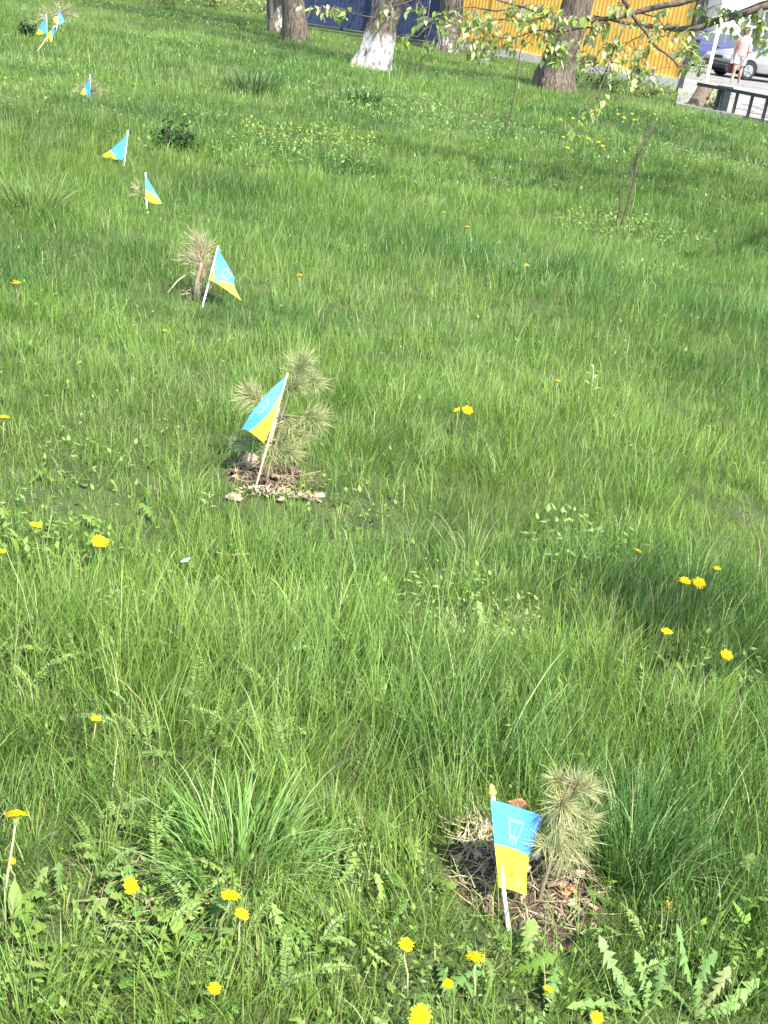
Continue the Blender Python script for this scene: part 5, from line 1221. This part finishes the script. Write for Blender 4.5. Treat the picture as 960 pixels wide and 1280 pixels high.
silver = mat('silver_paint', (.26, .255, .245), (.30, .295, .28), rough=.28, metal=.35, spec=.6, scale=3)
bluep = mat('blue_paint', (.05, .055, .14), (.06, .065, .16), rough=.25, spec=.6, scale=3)
whitep = mat('white_paint', (.78, .78, .79), (.74, .74, .75), rough=.3, spec=.5, scale=3)
wc = GP(931, 101); wc.z = .02
yaw = PI + math.radians(24)
off = Matrix.Rotation(yaw, 3, 'Z') @ Vector((1.36, .80, 0))
car('silver saloon parked facing left behind the walking person', (wc.x - off.x, wc.y - off.y, .02), yaw, silver)
q = GP(858, 82); q.z = .02; q = Vector((q.x + .2, max(q.y, YK + 4.6), .02))
car('dark blue car parked beyond the fence end, left of the white post', (q.x + .7, q.y + .6, .02), PI + math.radians(8), bluep)
car('white van parked behind the blue car and the person', (q.x + 3.6, q.y + 4.2, .02), PI + math.radians(4), whitep, True)

# ------------------------------------------------------------------ person walking on the pavement
skin_m = mat('skin', (.50, .29, .20), (.54, .32, .22), rough=.55, scale=20)
pink_m = mat('pink_blouse', (.62, .30, .25), (.70, .40, .34), rough=.8, scale=14, bump=.2)
skirt_m = mat('white_shorts', (.62, .58, .55), (.54, .50, .48), rough=.8, scale=14)
hair_m = mat('brown_hair', (.07, .045, .03), (.12, .08, .05), rough=.6, scale=40, stretch=(6, 6, 1))
bag_m = mat('maroon_bag', (.12, .025, .035), (.16, .04, .05), rough=.5, scale=20)
shoe_m = mat('shoe', (.05, .04, .035), rough=.6)
def person(label, loc, yaw, hgt):
    root = thing('person', label, 'person', loc); root.rotation_euler = (0, 0, yaw); s = hgt / 1.68
    keep = ORG[root]; ORG[root] = Vector((0, 0, 0))
    J = []; E = []; Rr = []
    def j(p, r_, par=None):
        J.append(tuple(c * s for c in p)); Rr.append((r_[0] * s, r_[1] * s) if isinstance(r_, tuple) else (r_ * s, r_ * s))
        if par is not None: E.append((par, len(J) - 1))
        return len(J) - 1
    # front is -Y
    pel = j((0, 0, .93), (.155, .105)); wa = j((0, 0, 1.08), (.125, .09), pel); ch = j((0, -.005, 1.25), (.145, .10), wa); sh = j((0, .005, 1.38), (.11, .075), ch)
    nk = j((0, 0, 1.46), (.05, .05), sh); hd0 = j((0, -.015, 1.53), (.062, .075), nk); hd1 = j((0, -.015, 1.60), (.074, .09), hd0); j((0, -.005, 1.66), (.05, .06), hd1)
    for sg, sw in ((-1, .16), (1, -.14)):
        hp = j((sg * .09, 0, .88), .088, pel); kn = j((sg * .095, -sw * .55, .49), .056, hp); cf = j((sg * .095, -sw * .35 + .02, .33), .053, kn); an = j((sg * .095, -sw * .9 + .04, .085), .034, cf)
        he = j((sg * .095, -sw * .9 + .05, .04), .036, an); j((sg * .1, -sw * .9 - .12, .03), (.036, .024), he)
        so_ = j((sg * .165, 0, 1.355), .05, sh); el = j((sg * .225, .03 + sw * .35, 1.10), .038, so_); wr = j((sg * .235, -.05 + sw * .75, .88), .026, el); pa = j((sg * .235, -.07 + sw * .85, .82), (.022, .036), wr)
        for k, (dy, ln) in enumerate(((-.030, .062), (-.010, .072), (.010, .068), (.028, .054))):
            k1 = j((sg * .236, -.07 + sw * .87 + dy, .785), .009, pa); k2 = j((sg * .230, -.075 + sw * .9 + dy, .785 - ln * .5), .0085, k1); j((sg * .218, -.08 + sw * .9 + dy, .785 - ln), .0075, k2)
        t1 = j((sg * .222, -.105 + sw * .85, .815), .010, pa); j((sg * .212, -.12 + sw * .86, .785), .009, t1)
    me = bpy.data.meshes.new('body'); me.from_pydata(J, E, []); me.materials.append(skin_m)
    o = link('body', me, root)
    sk = o.modifiers.new('skin', 'SKIN'); sk.use_smooth_shade = True
    for q_, r_ in zip(me.skin_vertices[0].data, Rr): q_.radius = r_
    me.skin_vertices[0].data[0].use_root = True
    o.modifiers.new('sub', 'SUBSURF').levels = 2; o.modifiers['sub'].render_levels = 2
    def loft(name, rings, m_, seg=20, parent=root, cap=False):
        mb = MB(); v = []; f = []
        for (x, y, z, rx, ry) in rings:
            for k in range(seg):
                th = 2 * PI * k / seg; v.append(((x + rx * math.cos(th)) * s, (y + ry * math.sin(th)) * s, z * s))
        for i_ in range(len(rings) - 1):
            for k in range(seg): f.append((i_ * seg + k, i_ * seg + (k + 1) % seg, (i_ + 1) * seg + (k + 1) % seg, (i_ + 1) * seg + k))
        if cap: f += [tuple(range(seg - 1, -1, -1)), tuple((len(rings) - 1) * seg + k for k in range(seg))]
        mb.add(v, f); return mb.build(name, m_, parent, True)
    loft('blouse', [(0, 0, .86, .205, .150), (0, 0, .95, .20, .145), (0, 0, 1.08, .165, .125), (0, -.005, 1.22, .182, .14), (0, 0, 1.33, .185, .115), (0, .003, 1.40, .135, .088), (0, .003, 1.44, .07, .064)], pink_m)
    for sg, sw in ((-1, .16), (1, -.14)):
        mb = MB(); mb.tube([Vector(q_) * s for q_ in ((sg * .13, 0, 1.365), (sg * .17, .0, 1.34), (sg * .228, .03 + sw * .35, 1.10), (sg * .235, -.02 + sw * .6, .99))], [.064 * s, .070 * s, .056 * s, .052 * s], 12, cap=False); mb.build('sleeve', pink_m, root, True)
        mb = MB(); y_ = -sw * .55; mb.tube([Vector(q_) * s for q_ in ((sg * .085, 0, .92), (sg * .092, y_ * .3, .78), (sg * .096, y_ * .75, .60))], [.12 * s, .115 * s, .10 * s], 14, cap=False); mb.build('shorts_leg', skirt_m, root, True)
        mb = MB(); a_ = (sg * .097, -sw * .9 + .06, .035); mb.tube([Vector(q_) * s for q_ in (a_, (sg * .097, -sw * .9 - .02, .04), (sg * .1, -sw * .9 - .14, .028))], [.045 * s, .05 * s, .038 * s], 10); mb.build('shoe', shoe_m, root, True)
    loft('shorts_waist', [(0, 0, .80, .175, .125), (0, 0, .90, .185, .135), (0, 0, 1.0, .15, .115)], skirt_m)
    # hair: cap with a bob
    loft('hair', [(0, .02, 1.47, .075, .06), (0, .028, 1.54, .092, .075), (0, .02, 1.62, .094, .094), (0, .01, 1.68, .075, .08), (0, .005, 1.71, .03, .03)], hair_m, cap=True)
    mb = MB()
    for sg in (-1, 1): mb.tube([Vector((sg * .03, -.099, 1.585)) * s, Vector((sg * .03, -.108, 1.585)) * s], .010 * s, 8)
    mb.build('eyes', mat('eye_dark', (.03, .02, .02), rough=.3), root)
    mb = MB(); mb.tube([Vector((0, -.10, 1.585)) * s, Vector((0, -.125, 1.553)) * s, Vector((0, -.10, 1.545)) * s], [.008 * s, .014 * s, .012 * s], 8); mb.build('nose', skin_m, root, True)
    mb = MB(); mb.tube([Vector((-.022, -.096, 1.522)) * s, Vector((0, -.102, 1.52)) * s, Vector((.022, -.096, 1.522)) * s], .007 * s, 6); mb.build('mouth', mat('lips', (.4, .14, .12), rough=.5), root, True)
    ORG[root] = keep
    return root, s
pp = GP(917, 108); pp.z = .055
pr_, s_ = person('person in pink blouse and white shorts walking past the silver car', pp, math.radians(-18), 1.66)
# bag held at the left side of the picture
hand = pp + Matrix.Rotation(math.radians(-18), 3, 'Z') @ Vector((-.24 * s_, .07 * s_, .77 * s_))
bagc = hand - Vector((0, 0, .30)); root = thing('handbag', 'dark maroon handbag carried low in the person\'s hand', 'bag', bagc)
mb = MB(); mb.add([bagc + Vector(q_) for q_ in ((-.15, -.06, -.12), (.15, -.06, -.12), (.15, .06, -.12), (-.15, .06, -.12), (-.11, -.03, .13), (.11, -.03, .13), (.11, .03, .13), (-.11, .03, .13))],
       [(0, 3, 2, 1), (4, 5, 6, 7), (0, 1, 5, 4), (1, 2, 6, 5), (2, 3, 7, 6), (3, 0, 4, 7)]); o = mb.build('bag_body', bag_m, root); md = o.modifiers.new('bevel', 'BEVEL'); md.width = .03; md.segments = 3
mb = MB(); mb.tube([bagc + Vector((-.08, 0, .12)), hand + Vector((-.03, 0, -.02)), hand + Vector((.03, 0, -.02)), bagc + Vector((.08, 0, .12))], .010, 6); mb.build('handle', bag_m, root, True)

# ------------------------------------------------------------------ building beyond the street
wall_m = mat('pale_render', (.66, .60, .55), (.74, .69, .64), rough=.9, scale=1.5, bump=.1)
fr_m = mat('window_frame', (.7, .68, .64), rough=.5)
def facade(label, x0, x1, y, h, wins, m_):
    root = thing('apartment_building', label, 'building', (x0, y, 0))
    xs = sorted({x0, x1} | {w_[0] for w_ in wins} | {w_[1] for w_ in wins}); zs = sorted({0, h} | {w_[2] for w_ in wins} | {w_[3] for w_ in wins})
    mb = MB()
    for i_ in range(len(xs) - 1):
        for k in range(len(zs) - 1):
            cx, cz = (xs[i_] + xs[i_ + 1]) / 2, (zs[k] + zs[k + 1]) / 2
            if any(w_[0] < cx < w_[1] and w_[2] < cz < w_[3] for w_ in wins): continue
            mb.add([(xs[i_], y, zs[k]), (xs[i_ + 1], y, zs[k]), (xs[i_ + 1], y, zs[k + 1]), (xs[i_], y, zs[k + 1])], [(0, 1, 2, 3)])
    for (a_, b_, c_, d_) in wins:
        mb.add([(a_, y, c_), (b_, y, c_), (b_, y, d_), (a_, y, d_), (a_, y + .25, c_), (b_, y + .25, c_), (b_, y + .25, d_), (a_, y + .25, d_)], [(0, 1, 5, 4), (1, 2, 6, 5), (2, 3, 7, 6), (3, 0, 4, 7)])
    mb.box((x0, y + .4, 0), (x1, y + 10, h)); mb.add([(x0, y, 0), (x0, y + .4, 0), (x0, y + .4, h), (x0, y, h)], [(0, 3, 2, 1)]); mb.add([(x1, y, 0), (x1, y + .4, 0), (x1, y + .4, h), (x1, y, h)], [(0, 1, 2, 3)])
    mb.build('wall', m_, root)
    for (a_, b_, c_, d_) in wins:
        fm = MB(); yy = y + .16
        for q_ in (((a_, yy, c_), (b_, yy + .06, c_ + .09)), ((a_, yy, d_ - .09), (b_, yy + .06, d_)), ((a_, yy, c_ + .09), (a_ + .09, yy + .06, d_ - .09)), ((b_ - .09, yy, c_ + .09), (b_, yy + .06, d_ - .09)), (((a_ + b_) / 2 - .04, yy, c_ + .09), ((a_ + b_) / 2 + .04, yy + .06, d_ - .09))): fm.box(*q_)
        w_ = fm.build('window', fr_m, root)
        pm = MB(); pm.box((a_ + .05, yy + .02, c_ + .05), (b_ - .05, yy + .04, d_ - .05)); pm.build('pane', glass_m, w_)
    mb = MB(); mb.box((x0 - .3, y - .35, h), (x1 + .3, y + 10.3, h + .3)); mb.build('roof', mat('roof_grey', (.2, .18, .17), rough=.9), root)
    mb = MB(); mb.box((x0 - .02, y - .08, 0), (x1 + .02, y - .003, .7)); mb.build('base_course', mat('base_course', (.42, .36, .33), (.5, .45, .4), rough=.9), root)
wins = []
for fl_ in range(3):
    for k in range(14):
        x = 14 + k * 2.6; wins.append((x, x + 1.35, 1.1 + fl_ * 3.1, 2.7 + fl_ * 3.1))
facade('pale plastered apartment building across the street at the top right', 12.5, 52, 62, 9.8, wins, wall_m)
wins = []
for fl_ in range(3):
    for k in range(18): x = -28 + k * 2.2; wins.append((x, x + 1.2, 1.2 + fl_ * 3.0, 2.6 + fl_ * 3.0))
facade('pale building standing behind the sheet fences', -30, 12, 66, 9.4, wins, wall_m)
shrub('pale leafy street shrub across the road, upper right', 905, 60, 1.2, .8, 2.6, 300, .22, [(.36, .42, .14), (.3, .38, .1), (.44, .48, .22)], 12, 14)
shrub('dark leafy street shrub across the road at the right edge', 950, 60, 1.6, .8, 2.8, 420, .22, [(.1, .18, .05), (.2, .28, .08), (.3, .36, .12)], 13, 12)
print('LEAVES', nleaf, 'FEND', FEND, 'FB', FB, 'person', pp)
